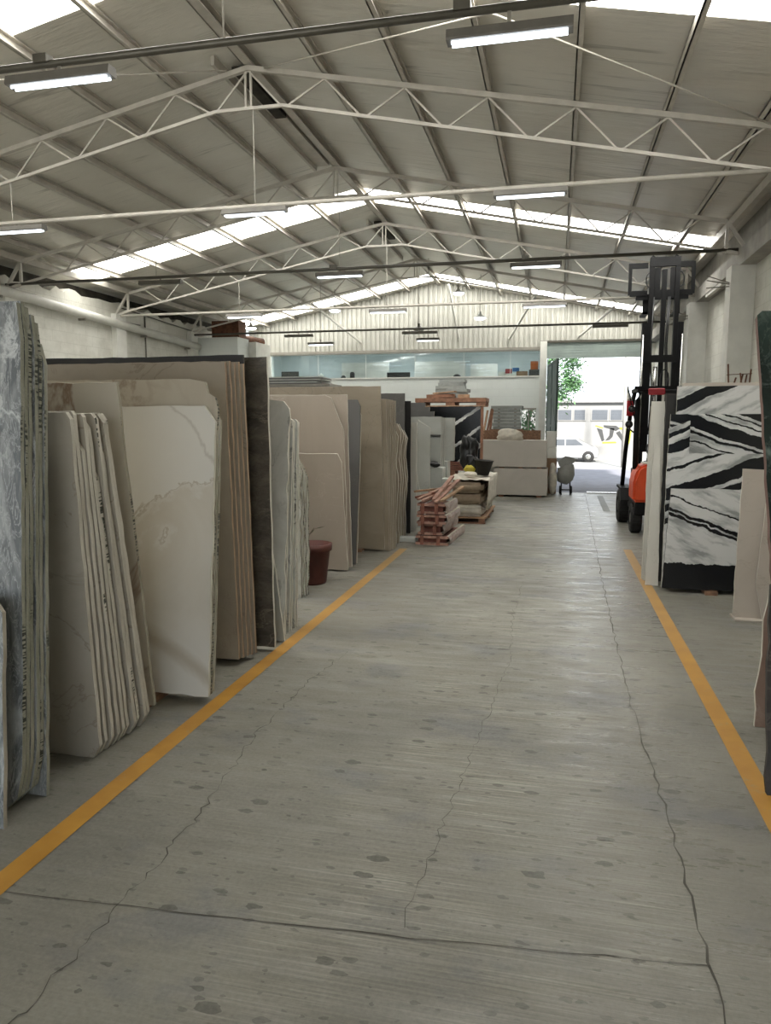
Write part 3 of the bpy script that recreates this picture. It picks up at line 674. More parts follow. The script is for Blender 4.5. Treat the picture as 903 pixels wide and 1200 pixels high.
# nearest bundle: blue-grey marble, green edges
G = 'blue-grey slabs at the left edge'
curved = [(-.10, 0), (-.03, .07), (-.005, .2), (0, .4), (0, 2.10), (-.02, 2.26), (-1.6, 2.26), (-1.6, 0)]
for i in range(6):
    t_ = i/5; H = [2.26, 2.27, 2.25, 2.22, 2.19, 2.05][i]; X = [-2.27, -2.275, -2.28, -2.275, -2.28, -2.275][i]
    ol = [(u, v*H/2.26) for u, v in curved] if i < 5 else rect(1.6, 2.1, .03, .1)
    slab('marble_slab', '%s slab of the tall green-edged blue-grey bundle at the left edge' % (['frontmost, blue-grey faced', 'second', 'third', 'fourth', 'fifth', 'rearmost, square-footed'][i]),
         X, lerp(2.64, 2.80, t_), 4.5, ol, [M['bluegrey'], M['e_green']], .002, .022, G, nx(), .003)
slab('marble_slab', 'shorter pale-edged slab leaning before the blue-grey bundle at the left edge', -2.27, 2.52, 4.5, rect(1.2, 1.0, .05, .06), [M['bluegrey'], M['e_plain']], 0, .022, G, nx())
# second bundle: cream slabs, marked edges
G = 'cream slabs with dotted edges'
for i in range(10):
    t_ = i/9; H = lerp(1.79, 1.80, t_) - (.04 if i in (4, 7) else 0) + random.uniform(-.01, .01)
    cut = [.02, .01, .12, .01, .02, .2, .02, .1, .03, .02][i]
    ol = [(-.04, 0), (0, .07), (0, H-cut*1.6), (-cut, H), (-1.5, H), (-1.5, 0)]
    slab('marble_slab', '%s cream slab of the dot-marked bundle beside the blue-grey slabs' % (ORD[i] if i < 9 else 'last'),
         -2.255 + random.uniform(-.008, .012), lerp(3.20, 3.66, t_), lerp(-3.4, -9.6, t_), ol, [M['cream'], M['e_cream']], 0.002, .026, G, nx(), .003)
slab('marble_slab', 'taller cream slab with brown veins rising behind the dot-marked cream bundle', -2.30, 3.80, -7.4, rect(1.8, 1.915), [M['cream_brown'], M['e_spot']], .05, .022, None, nx())
# white gold-veined slab and the ones behind it
slab('marble_slab', 'large white marble slab with gold veins and a cut top corner', -2.05, 4.00, 7.0, [(0, 0), (0, 1.70), (-.075, 1.80), (-.9, 1.80), (-.9, 0)], [M['calacatta'], M['e_light']], .05, .022, None, nx())
slab('marble_slab', 'white slab with broken top corner just behind the large gold-veined one', -2.055, 4.04, 7.0, [(0, 0), (.0, 1.78), (-.02, 1.85), (-.07, 1.88), (-.09, 1.95), (-.20, 1.97), (-2.2, 1.97), (-2.2, 0)], [M['cream_brown'], M['e_spot']], .05, .024, None, nx(), .004)
slab('marble_slab', 'plain pale slab showing only its speckled edge behind the gold-veined marble', -2.06, 4.09, 7.0, rect(1.8, 1.74, .02, .03), [M['calacatta'], M['e_spot']], .05, .024, None, nx(), .003)
bearer(-2.5, -2.38, 3.72, 4.25, .048, 'low timber under the large white gold-veined slab')
# beige bundle with orange edges
G = 'beige slabs with orange edges'
for i in range(5):
    t_ = i/4
    slab('limestone_slab', ['wide beige limestone slab behind the white marble', 'second beige slab with a brown edge beside the white marble', 'third beige slab with orange edge', 'fourth beige slab with orange edge, beside dark stone', 'last beige slab, tight against the dark brown stone'][i],
         lerp(-2.17, -2.11, t_), lerp(4.72, 4.88, t_), -2.9, rect(2.6, 2.09 + .01*(i % 2)), [M['beige'], M['e_orange']], .045, .024, G, nx(), .003)
bearer(-2.6, -2.48, 4.6, 5.2, .044, 'low timber under the beige slab bundle')
slab('granite_slab', 'black granite slab whose thin top shows above the beige slabs', -2.16, 4.97, -2.0, rect(2.6, 2.16), [M['granite_black'], M['e_dark']], .045, .02, None, nx())
slab('stone_slab', 'tall dark grey-brown mottled slab with a light edge', -2.045, 5.09, -1.2, rect(1.9, 2.17), [M['darkbrown'], M['e_light']], .03, .03, None, nx())
bearer(-2.9, -2.78, 5.03, 5.9, .028, 'low timber under the dark brown mottled slab')
slab('stone_offcut', 'narrow pale strip leaning low against the dark mottled slab', -2.055, 5.33, -9.5, [(0, 0), (-.04, .74), (-.25, .74), (-.25, 0)], [M['paleslab'], M['e_light']], 0.003, .02, None, nx())
# grey-veined white bundle
G = 'white slabs with dark grey veins'
ll = ['front white slab with dark veins and a broken top, beside the dark brown stone', 'second white slab with dark veins, a step lower than the broken-topped one', 'third dark-veined white slab', 'fourth dark-veined white slab', 'fifth dark-veined white slab', 'last dark-veined white slab, nearest the plant pot']
for i in range(6):
    H = [1.93, 1.77, 1.77, 1.76, 1.76, 1.75][i]
    ol = [(0, 0), (0, H-.08), (-.05, H-.02), (-.12, H-.015), (-.2, H), (-1.4, H), (-1.4, 0)] if i == 0 else rect(1.4, H, .02, .02)
    slab('marble_slab', ll[i], [-2.10, -2.115, -2.11, -2.115, -2.105, -2.11][i], [5.43, 5.50, 5.57, 5.64, 5.70, 5.76][i], lerp(6.5, 4.2, i/5), ol, [M['arab'], M['e_light']], .002, .022, G, nx(), .012 if i == 0 else .005)
for i in range(4):
    slab('marble_slab', ['front', 'second', 'third', 'rearmost'][i] + ' short rough-edged white slab behind the terracotta pot', -2.41 + .008*i, 6.72 + .05*i, 1.0, [(0, 0), (0, [1.42, 1.36, 1.34, 1.30][i]-.12), (-.06, [1.48, 1.40, 1.36, 1.32][i]), (-1.2, 1.45), (-1.2, 0)], [M['arab'], M['e_spot']], .002, .028, 'short white slabs by the plant pot', nx(), .012)
# plant pot
t = thing('plant_pot', 'round maroon plant pot with one sparse sprig, by the slabs', 'plant pot', (-2.53, 7.42, 0))
b = MB(); b.lathe([(.01, 0), (.145, 0), (.155, .02), (.195, .36), (.215, .36), (.22, .43), (.195, .435), (.185, .36), (.01, .355)], 32); b.build('pot', M['terracotta'], t)
b = MB(); b.lathe([(.005, .365), (.186, .36), (.186, .355)], 24, close=False); b.build('soil', M['soil'], t)
b = MB(); b.tube([(-.05, 0, .36), (-.03, 0, .52), (.03, -.01, .60)], [.008, .006, .003], 6); b.tube([(-.05, .01, .40), (-.09, 0, .50)], [.005, .002], 6); b.build('stem', M['bark'], t)
b = MB()
for p, d, L in (((.02, 0, .585), (.9, 0, .25), .14), ((-.03, 0, .52), (.8, .2, .9), .10), ((-.03, 0, .50), (-.7, 0, .7), .10), ((-.06, 0, .45), (-.4, -.3, .8), .09)):
    p = Vector(p); d = Vector(d).normalized(); sd_ = d.cross(Vector((0, .3, 1))).normalized()
    q = [p, p + d*L*.5 + sd_*.018, p + d*L, p + d*L*.5 - sd_*.018]
    b.bm.faces.new([b.bm.verts.new(v) for v in q])
b.build('leaves', M['leaf'], t)
# pinkish beige slabs, lowest in front
slab('marble_slab', 'low front pinkish beige slab behind the plant pot', -2.31, 8.04, -10.0, [(0, 0), (0, .7), (.0, 1.28), (-.04, 1.375), (-1.6, 1.38), (-1.6, 0)], [M['taupe'], M['e_light']], .02, .024, None, nx())
slab('marble_slab', 'pinkish beige slab with white scratches and a clipped corner above the low one', -2.325, 8.12, -5.6, [(0, 0), (0, 1.62), (-.04, 1.72), (-.13, 1.98), (-.20, 2.01), (-1.6, 2.01), (-1.6, 0)], [M['taupe'], M['e_light']], .02, .024, None, nx())
slab('marble_slab', 'tall square-cornered pinkish beige slab next to the dark grey slab', -2.31, 8.22, -4.9, rect(1.6, 2.02), [M['taupe'], M['e_light']], .02, .03, None, nx())
bearer(-2.75, -2.63, 7.9, 8.4, .018, 'thin timber under the pinkish beige slabs')
slab('stone_slab', 'smooth plain dark grey slab with rounded top corner', -2.335, 8.47, 7.9, [(0, 0), (0.01, 1.0), (.0, 1.93), (-.04, 2.01), (-.8, 2.01), (-.8, 0)], [M['slate'], M['e_dark']], 0.003, .022, None, nx())
slab('stone_slab', 'pale-edged slab standing directly behind the dark grey slab', -2.345, 8.56, 7.9, rect(1.0, 1.86, .02, .04), [M['olive'], M['e_light']], 0.003, .03, None, nx())
slab('limestone_slab', 'wide tall grey-beige limestone slab in the middle of the left row', -2.19, 9.40, -5.8, rect(2.0, 2.15), [M['olive'], M['e_plain']], .035, .03, None, nx())
bearer(-2.6, -2.48, 9.3, 9.75, .033, 'low timber under the wide grey-beige slab')
for i in range(6):
    slab('limestone_slab', '%s pale slab edge-on behind the wide grey-beige slab' % (ORD[i] if i < 5 else 'sixth'), lerp(-2.14, -2.10, i/5), lerp(9.47, 9.70, i/5), lerp(-5.5, -1.0, i/5), rect(1.5, 2.02 - .004*i), [M['olive'], M['e_plain']], 0.003, .030, 'pale slabs seen edge-on', nx(), .002)
for i in range(7):
    H = [1.64, 1.70, 1.67, 1.69, 1.62, 1.58, 1.6][i]
    slab('limestone_slab', '%s wavy-edged slab in the low rough bundle before the dark slabs' % (ORD[i]), -2.16 + .02*math.sin(i*2.1), 10.0 + .11*i, 2.5, [(0, 0), (-.01, .4), (.02, .9), (-.015, 1.2), (.01, H-.12), (-.05, H), (-1.3, H), (-1.3, 0)], [M['olive'], M['e_light']], .003, .045, 'rough wavy slabs', nx(), .008)
slab('granite_slab', 'very tall dark slab rising behind the pale edge-on slabs', -2.22, 10.86, 0, rect(1.4, 2.14), [M['slate'], M['e_dark']], .003, .03, None, nx())
slab('granite_slab', 'dark brown-black slab standing beside the rough wavy bundle', -2.165, 11.05, 0, rect(1.2, 2.03), [M['granite_black'], M['e_dark']], .003, .03, None, nx())
# cut pale slabs further on
slab('cut_slab', 'narrow pale slab standing beside the dark brown-black slab', -2.125, 11.35, 0, rect(.7, 1.70), [M['whiteslab'], M['e_light']], .003, .03, None, nx())
slab('cut_slab', 'long white cut slab leaning behind the red timber pile', -2.02, 11.98, 0, [(0, 0), (0, 1.62), (-.20, 1.74), (-.22, 1.74), (-.6, 1.74), (-.6, 0)], [M['paleslab'], M['e_light']], .003, .03, None, nx())
slab('stone_offcut', 'thin pale offcut leaning low before the long white cut slab', -2.08, 11.72, 6, [(0, 0), (-.05, .5), (-.12, .86), (-.2, .2), (-.2, 0)], [M['paleslab'], M['e_light']], .003, .02, None, nx())
for i in range(3):
    slab('cut_slab', ['white cut slab with a dark slot, behind the long white one', 'white cut slab right behind the slotted one', 'third white cut slab behind the slotted one'][i], -1.90 + .02*i, 12.40 + .07*i, 0, [(0, .97), (0, 1.80 - .01*i), (-.6, 1.80 - .01*i), (-.6, .97)], [M['paleslab'], M['e_light']], .003, .03, 'white cut slabs on the pale blocks', nx())
for i in range(3):
    slab('cut_slab', ['pale cut slab at the right end of the white cut slabs', 'second pale cut slab at the right end of the white cut slabs', 'last pale cut slab beside the streaked black marble'][i], -1.74, 12.80 + .07*i, 0, [(0, 1.035), (0, 1.78), (-.6, 1.78), (-.6, 1.035)], [M['paleslab'], M['e_plain']], .003, .03, 'pale cut slabs at the right end', nx())
b = MB(); b.box(-2.10, -1.905, 12.40, 12.425, 1.455, 1.475); b.box(-2.10, -1.905, 12.36, 12.396, 1.48, 1.50); tag(b.build('stone_offcut', M['slate']), 'thin dark strip standing in for the shaded gap across the white cut slabs', 'offcut')  # dark strips coloured as the shade of a gap, not a real offcut
def block(name, label, x0, x1, y0, y1, z0, z1, mat, cat='block', group=None, bev=.008):
    b = MB(); b.box(-(x1-x0)/2, (x1-x0)/2, 0, y1-y0, 0, z1-z0); b.bevel(bev, 1)
    return tag(b.build(name, mat, loc=((x0+x1)/2, y0, z0)), label, cat, group)
block('stone_block', 'pale grey block under the slotted white slabs', -2.55, -1.86, 12.38, 12.68, 0, .94, M['paleslab'])
block('stone_block', 'pale greenish block under the right end of the white cut slabs', -2.4, -1.83, 12.75, 13.05, 0, 1.03, M['paleslab'])
block('stone_block', 'grey stone block low between the white slabs and the sacks', -1.84, -1.68, 12.1, 12.34, 0, .78, M['paleslab'])
b = MB(); b.blob((-2.0, 12.33, 1.0), (.1, .06, .05), 4, .2, 2); tag(b.build('plastic_bag', M['blackplastic']), 'small dark rag lying in the gap between white cut slabs', 'rag')
for i in range(3):
    slab('stone_slab', ['front grey slab behind the white cut slabs', 'second grey slab behind the white cut slabs', 'third grey slab, tallest at the left of the pallet'][i], -2.17 - .1*i, 13.3 + .1*i, 0, rect(.9, [1.90, 1.98, 2.06][i]), [M['slate'], M['e_plain']], .003, .03, 'grey slabs below the loaded pallet', nx())

# ---------------------------------------------------------------- grey sheets on a rack
t = thing('storage_rack', 'plain steel rack carrying the grey sheets, hidden behind tall slabs', 'rack', (-4.4, 11.9, 0))
for sx in (-.75, .75):
    for sy in (-.3, .3):
        b = MB(); b.box(sx-.03, sx+.03, sy-.03, sy+.03, 0, 2.3); b.build('leg', M['steel_grey'], t)
b = MB(); b.box(-.8, .8, -.35, .35, 2.3, 2.335); b.build('shelf', M['steel_grey'], t)
for i in range(6):
    b = MB(); w_ = .66 - .02*(i % 3)
    ol = [(-w_, -.3), (w_-.05*(i % 2), -.3), (w_ - .02*i + .03, .3), (-w_, .3)]
    b.prism(rough_outline(ol, .15, .012, 30+i), 0, .018, plane='xy'); tag(b.build('stone_sheet', M['paleslab'] if i % 2 else M['slate'], loc=(-4.42 + .015*i, 11.9, 2.336 + .0205*i), rot=(0, 0, R(random.uniform(-2, 2)))), '%s thin grey sheet, counting up, in the stack below the office window' % ['lowest', 'second', 'third', 'fourth', 'fifth', 'topmost'][i], 'sheet', 'grey sheets stacked flat')

# ---------------------------------------------------------------- streaked black marble stack with pallet
for i in range(4):
    slab('marble_slab', ['streaked black marble slab facing the aisle below the pallet', 'second streaked black slab below the pallet', 'third streaked black slab below the pallet', 'last streaked black slab below the pallet'][i], -2.52, 14.6 + .12*i, 0, [(0, 0), (0, 1.08), (1.05, 1.08), (1.05, 0)], [M['panda_far'], M['e_dark']], .93, .05, 'streaked black slabs below the pallet', nx())
t = thing('pallet', 'reddish timber pallet carrying the streaked black marble', 'pallet', (-2.0, 14.85, 0), 0, 'timber pallets')
for k in range(5):
    b = MB(); b.box(-.55, .62, -.27, .25, .745 + .037*k, .765 + .037*k); b.build('board', M['redwood'], t)
for sx in (-.5, 0, .5):
    b = MB(); b.box(sx-.05, sx+.05, -.26, .24, 0, .745); b.build('support', M['wood'], t)
t = thing('pallet', 'reddish wood pallet lying on top of the streaked black marble', 'pallet', (-2.05, 14.86, 2.012), 0, 'timber pallets')
for k, yy in enumerate((-.3, 0, .3)):
    b = MB(); b.box(-.68, .68, yy-.05, yy+.05, 0, .02); b.build('board', M['wood_pale'], t)
    for sx in (-.60, 0, .60):
        b = MB(); b.box(sx-.09, sx+.09, yy-.05, yy+.05, .02, .085); b.build('block', M['wood'], t)
for k in range(3):
    b = MB(); b.box(-.70, .70, -.36 + .25*k, -.36+.25*k+.2, .085, .165); b.build('deck_board', M['wood'], t)
b = MB(); b.bar((-1.42, 14.55, .0), (-1.42, 14.52, 2.0), .05, .05); tag(b.build('timber_post', M['wood']), 'thin upright timber at the right of the streaked black marble', 'timber')
for (p, q, w_, h_, l, m) in (((-2.55, 14.7, 2.215), (-1.98, 14.7, 2.23), .1, .07, 'short brown plank lying under the grey stone tiles', 'wood'), ((-1.92, 14.72, 2.215), (-1.70, 14.72, 2.215), .1, .07, 'pale short plank at the right on the upper pallet', 'wood_pale'), ((-2.42, 14.78, 2.275), (-1.97, 14.65, 2.305), .12, .025, 'thin tilted board on top of the brown plank', 'wood_pale')):
    b = MB(); b.bar(p, q, w_, h_); tag(b.build('plank', M[m]), l, 'plank', 'planks on the upper pallet')
for i in range(6):
    w_ = [.33, .31, .32, .29, .26, .25][i]
    b = MB(); b.prism(rough_outline([(-w_, -.2), (w_ + .02*(i % 2), -.2), (w_, .2), (-w_-.02*(i % 3), .2)], .1, .01, 60+i), 0, .061, plane='xy'); tag(b.build('stone_tile', M['greytile'], loc=(-2.1 + .02*(i % 3), 14.98, 2.178 + .0 + .062*i) if i else (-2.1, 14.98, 2.178), rot=(0, 0, R(random.uniform(-6, 6)))), '%s rough grey stone tile in the pile on top of the pallet' % ['lowest', 'second', 'third', 'fourth', 'fifth', 'topmost'][i], 'tile', 'grey stone tiles on the pallet')

# ---------------------------------------------------------------- red timber pile
RP = (-1.67, 10.1)
def crate(z0, h, y0, y1, x0, x1, label, seed):
    t = thing('timber_crate', label, 'crate', ((x0+x1)/2, y0, z0), R(-3), 'red timber crates')
    W_, D_ = x1-x0, y1-y0; rnd = random.Random(seed)
    for zz in (0, h-.035):
        b = MB(); b.box(-W_/2, W_/2, 0, .03, zz, zz+.033); b.build('front_rail', M['pinkwood'], t)
        b = MB(); b.box(W_/2-.03, W_/2, .03, D_, zz, zz+.033); b.build('side_rail', M['cloth_white'], t)
        b = MB(); b.box(-W_/2, -W_/2+.03, .03, D_, zz, zz+.033); b.build('side_rail', M['redwood'], t)
    b = MB(); b.box(-W_/2+.03, W_/2-.03, .04, D_-.02, .034, h-.05); b.build('packed_stone', M['darkred'], t)
    for k in range(2):
        b = MB(); x_ = -W_/2 + W_*(.2 + .5*k); b.box(x_-.025, x_+.025, -.012, 0, 0, h); b.build('front_batten', M['redwood'], t)
    b = MB(); n_ = 9; rows = []
    for k in range(n_+1):
        y_ = .02 + (D_-.03)*k/n_; rows.append([b.bm.verts.new((W_/2 + .004 + rnd.uniform(.002, .022)*(1 if 0 < q < 3 else .3), y_, lerp(.004, h-.006, q/3))) for q in range(4)])
    for k in range(n_):
        for q in range(3): b.bm.faces.new((rows[k][q], rows[k+1][q], rows[k+1][q+1], rows[k][q+1]))
    b.build('plastic_wrap', M['wrap'], t)
crate(0, .13, 10.08, 11.35, -1.9, -1.43, 'lowest red timber crate of the pile beside the yellow line', 1)
crate(.131, .16, 10.16, 11.3, -1.88, -1.53, 'second red timber crate up in the pile', 2)
crate(.292, .13, 10.12, 11.2, -1.89, -1.47, 'third red timber crate up in the pile', 3)
crate(.423, .15, 10.2, 11.1, -1.90, -1.50, 'topmost red timber crate of the pile', 4)
rnd = random.Random(11)
pl = [((-1.88, 10.2, .63), (-1.50, 11.0, .80), 'pinkwood'), ((-1.80, 10.15, .62), (-1.60, 11.1, .72), 'pinkwood'), ((-1.66, 10.2, .63), (-1.48, 10.8, .92), 'pinkwood'), ((-1.62, 10.15, .60), (-1.40, 10.9, .86), 'pinkwood'), ((-2.02, 10.6, .70), (-1.62, 10.75, .74), 'wood_pale'), ((-1.95, 10.35, .64), (-1.7, 10.5, .70), 'redwood'), ((-1.54, 10.15, .62), (-1.36, 11.1, .74), 'wood_pale'), ((-1.85, 10.9, .66), (-1.55, 11.05, .70), 'redwood')]
pn = ['long pink plank slanting at the left of the pile top', 'pink plank lying lengthwise on the pile', 'raised pink plank standing up diagonally from the pile', 'second raised pink plank beside the diagonal one', 'pale plank sticking out left toward the white slab', 'short red plank at the left front of the pile top', 'pale plank along the right side of the pile top', 'short red plank at the back of the pile']
for (p, q, m), l in zip(pl, pn):
    b = MB(); b.bar(p, q, .055, .028); tag(b.build('plank', M[m]), l, 'plank', 'loose planks on the red pile')
block('stone_block', 'pale stone strip lying on the floor left of the red timber pile', -2.2, -1.93, 10.25, 10.4, 0, .07, M['paleslab'])

# ---------------------------------------------------------------- sacks on a pallet
t = thing('pallet', 'low wood pallet under the stacked sacks', 'pallet', (-1.45, 12.35, 0), 0, 'timber pallets')
for yy in (.05, .9, 1.75):
    b = MB(); b.box(-.3, .32, yy-.05, yy+.05, 0, .02); b.build('board', M['wood'], t)
    for sx in (-.25, .26):
        b = MB(); b.box(sx-.05, sx+.05, yy-.05, yy+.05, .02, .09); b.build('block', M['wood'], t)
b = MB(); b.box(-.32, .34, 0, 1.85, .09, .115); b.build('deck_board', M['wood_pale'], t)
def sack(x, y, z, sx, sy, sz, seed, label, mat='cloth_white'):
    b = MB(); b.box(-sx/2, sx/2, -sy/2, sy/2, 0, sz); b.bevel(min(sz, sx)*.3, 3)
    rnd = random.Random(seed); ph = [rnd.uniform(0, 6) for _ in range(4)]
    bmesh.ops.subdivide_edges(b.bm, edges=[e for e in b.bm.edges if e.calc_length() > .08], cuts=3, use_grid_fill=True)
    for v in b.bm.verts:
        k = .012*(math.sin(23*v.co.x+ph[0])+math.sin(19*v.co.y+ph[1])+math.sin(31*v.co.z+ph[2]))
        d = Vector((v.co.x, v.co.y, 0)); d = d.normalized() if d.length else d
        v.co += d*k
        if v.co.z > sz*.5: v.co.z += k*.6
    for f in b.bm.faces: f.smooth = True
    return tag(b.build('cement_sack', M[mat], loc=(x, y, z)), label, 'sack', 'sacks on the low pallet')
M['sackbrown'] = plain('brown_paper_sack', '#a3927d', .8, 0, .12, 9, .4)
for r in range(3):
    for c in range(4):
        sack(-1.46 + .02*math.sin(r*3+c), 12.57 + .46*c, .115 + .20*r, [.60, .56, .56][r], .415, .184, r*7+c, '%s sack row, %s sack from the front, beside the red timber' % (['bottom', 'middle', 'top'][r], ['first', 'second', 'third', 'fourth'][c]), 'sackbrown' if r else 'cloth_white')
# white sheet over the pile
b = MB(); N = 14
g = [[b.bm.verts.new((lerp(-.34, .36, i/N), lerp(0, 1.85, j/N), .012 + .012*math.sin(i*1.7+j) + .01*math.sin(j*2.3))) for j in range(N+1)] for i in range(N+1)]
for i in range(N):
    for j in range(N): b.bm.faces.new((g[i][j], g[i+1][j], g[i+1][j+1], g[i][j+1])).smooth = True
gz = [[b.bm.verts.new((.37 + .012*math.sin(j*1.9+k), lerp(0.02, 1.85, j/N), .012 - .45*k/5)) for j in range(N+1)] for k in range(6)]
for k in range(5):
    for j in range(N): b.bm.faces.new((gz[k][j], gz[k+1][j], gz[k+1][j+1], gz[k][j+1])).smooth = True
for j in range(N): b.bm.faces.new((g[N][j], gz[0][j], gz[0][j+1], g[N][j+1])).smooth = True
o = b.build('plastic_sheet', M['cloth_white'], loc=(-1.46, 12.36, .735)); o.modifiers.new('s', 'SOLIDIFY').thickness = .006
tag(o, 'white crumpled sheet draped over the stacked sacks', 'sheet')
b = MB(); b.lathe([(.01, 0), (.10, 0), (.165, .255), (.175, .255), (.175, .27), (.155, .27), (.15, .25), (.09, .02), (.01, .02)], 28)
tag(b.build('bucket', M['bucket'], loc=(-1.25, 13.05, .775), rot=(0, R(4), 0)), 'black rubber bucket standing on the covered sacks', 'bucket')
b = MB(); b.blob((0, 0, .36), (.15, .12, .34), 5, .16, 4, flat=0); b.blob((.05, -.03, .20), (.13, .11, .2), 8, .2, 4, flat=0); b.blob((-.06, -.02, .52), (.09, .09, .16), 14, .2, 3); tag(b.build('wrapped_bundle', M['blackplastic'], loc=(-1.53, 13.35, .775)), 'upright bundle wrapped in shiny black plastic on the sacks', 'bundle')
b = MB(); b.blob((0, 0, .07), (.10, .08, .09), 9, .15, 3, flat=0); tag(b.build('plastic_bag', M['yellowbag'], loc=(-1.47, 12.95, .80)), 'yellow printed bag lying before the black wrapped bundle', 'bag')
b = MB(); b.blob((0, 0, .04), (.11, .07, .05), 12, .1, 3, flat=0); tag(b.build('plastic_bag', M['cloth_white'], loc=(-1.43, 12.72, .775)), 'small white bag in front of the yellow one', 'bag')

# ---------------------------------------------------------------- beige stone blocks by the doorway
for (x0, x1, z0, z1, l) in ((-1.36, -.165, .045, .655, 'lower large beige stone block near the doorway'), (-1.70, -.195, .685, 1.29, 'upper large beige stone block near the doorway')):
    block('stone_block', l, x0, x1, 16.9, 17.5, z0, z1, M['block_beige'], 'block', 'large beige blocks')
for (x, z0, h, l) in ((-1.2, 0, .045, 'left timber bearer below the lower beige block'), (-.35, 0, .045, 'right timber bearer below the lower beige block'), (-1.2, .655, .03, 'left spacer between the two beige blocks'), (-.35, .655, .03, 'right spacer between the two beige blocks'), (-.77, .655, .03, 'middle spacer between the two beige blocks')):
    b = MB(); b.box(x-.05, x+.05, 16.93, 17.47, z0, z0+h); tag(b.build('timber_bearer', M['wood']), l, 'timber')
b = MB(); b.blob((0, 0, .09), (.30, .17, .17), 21, .1, 4, flat=0); tag(b.build('plastic_bag', M['cloth_white'], loc=(-1.03, 17.15, 1.29)), 'crumpled white plastic bag on the upper beige block', 'bag')
def slat_crate(x0, x1, y0, y1, z0, z1, label):
    t = thing('timber_crate', label, 'crate', ((x0+x1)/2, y0, z0), 0, 'brown crates behind the beige blocks')
    W_, D_, H_ = x1-x0, y1-y0, z1-z0
    for k in range(4):
        b = MB(); zz = H_*k/4; b.box(-W_/2, W_/2, 0, .02, zz+.004, zz+H_/4-.008); b.build('front_board', M['wicker'], t)
    for s in (-1, 1):
        b = MB(); b.box(s*W_/2-.02, s*W_/2+.02, .02, D_, 0, H_); b.build('side_board', M['wicker'], t)
    b = MB(); b.box(-W_/2+.02, W_/2-.02, D_-.02, D_, 0, H_); b.build('back_board', M['wicker'], t)
slat_crate(-1.74, -1.1, 17.75, 18.15, 1.24, 1.50, 'brown slatted crate behind the left of the upper beige block')
slat_crate(-.98, -.38, 17.75, 18.15, 1.24, 1.50, 'brown slatted crate behind the right of the upper beige block')
block('stone_block', 'pale block carrying the brown crates behind the beige blocks', -1.75, -.35, 17.72, 18.2, 0, 1.238, M['paleslab'])
t = thing('pallet', 'dark thin pallet holding the stack of grey slabs', 'pallet', (-1.2, 18.6, 1.42), 0, 'timber pallets')
b = MB(); b.box(-.42, .40, -.25, .25, .07, .10); b.build('deck_board', M['wicker'], t)
for sx in (-.36, 0, .34):
    b = MB(); b.box(sx-.04, sx+.04, -.25, .25, 0, .07); b.build('block', M['wicker'], t)
block('stone_block', 'pale block under the pallet of grey slabs, near the small window', -1.62, -.78, 18.34, 18.86, 0, 1.419, M['paleslab'])
for i in range(7):
    w_ = .33 + .02*math.sin(i*2.0) + (.06 if i == 6 else 0)
    b = MB(); b.prism(rough_outline([(-w_, -.22), (w_, -.22), (w_, .22), (-w_, .22)], .15, .008, 80+i), 0, .074, plane='xy')
    tag(b.build('stone_tile', M['greytile'], loc=(-1.2 - .015*(i % 2), 18.6, 1.521 + .083*i - .0*i), rot=(0, 0, R(2*math.sin(i*5)))), '%s grey slab of the flat stack before the small window' % ['lowest', 'second', 'third', 'fourth', 'fifth', 'sixth', 'topmost'][i], 'slab', 'grey slabs stacked flat by the window')
for i in range(6):
    for s in (-.2, .2):
        b = MB(); b.box(-.02, .02, -.18, .18, 0, .0085); tag(b.build('spacer_stick', M['wicker'], loc=(-1.2 + s, 18.6, 1.5955 + .083*i)), '%s %s spacer stick in the flat grey stack' % ('left' if s < 0 else 'right', ['lowest', 'second', 'third', 'fourth', 'fifth', 'topmost'][i]), 'stick', 'spacer sticks')
for i, (x, dx, h) in enumerate(((-1.74, .10, .48), (-1.66, .12, .52), (-1.58, .06, .50))):
    b = MB(); b.bar((x, 17.95, 1.30), (x+dx, 18.1, 1.50+h), .05, .02); tag(b.build('plank', M['wood'] if i else M['wood_pale']), ['pale', 'middle brown', 'right brown'][i] + ' upright board leaning in the left slatted crate', 'plank', 'upright boards in the crate')

# ---------------------------------------------------------------- concrete mixer, boxes, sack by the gate
t = thing('concrete_mixer', 'small grey concrete mixer at the left of the doorway', 'mixer', (.25, 17.9, 0))
b = MB(); b.lathe([(.02, -.26), (.12, -.25), (.20, -.12), (.205, .02), (.15, .16), (.115, .24), (.10, .24)], 28, 'z'); o = b.build('drum', M['greyplastic'], t, loc=(0, 0, .50), rot=(R(-12), R(18), 0))
b = MB(); b.prism([(-.20, .78), (-.02, .90), (.08, .88), (.26, .84), (.16, .74), (.06, .72), (.04, .62), (-.16, .66)], -.1, .1); b.build('hopper', M['greyplastic'], t)
for s in (-.12, .12):
    b = MB(); b.lathe([(.02, -.03), (.08, -.03), (.10, -.02), (.10, .02), (.08, .03), (.02, .03)], 20, 'x', (s, 0, .10)); b.build('wheel', M['rubber'], t)
b = MB(); b.tube([(-.12, 0, .1), (.12, 0, .1)], .015, 8)
for s in (-.1, .1): b.bar((s, 0, .1), (s, .02, .46), .03); b.bar((s, -.25, .0), (s, 0, .3), .025)
b.build('frame', M['black'], t)
b = MB(); b.box(-.20, -.06, -.06, .1, .34, .62); b.build('motor_box', M['greyplastic'], t)
block('white_box', 'upper white box stacked beside the gate leaf', -.23, .0, 17.95, 18.22, 1.10, 1.48, M['white'], 'box', 'white boxes by the gate')
block('white_box', 'second white box below the topmost one beside the gate', -.20, .02, 17.95, 18.22, .84, 1.095, M['white'], 'box', 'white boxes by the gate')
block('stone_block', 'brown-grey block below the white boxes beside the gate', -.28, .03, 17.92, 18.24, 0, .838, M['cardboard'])
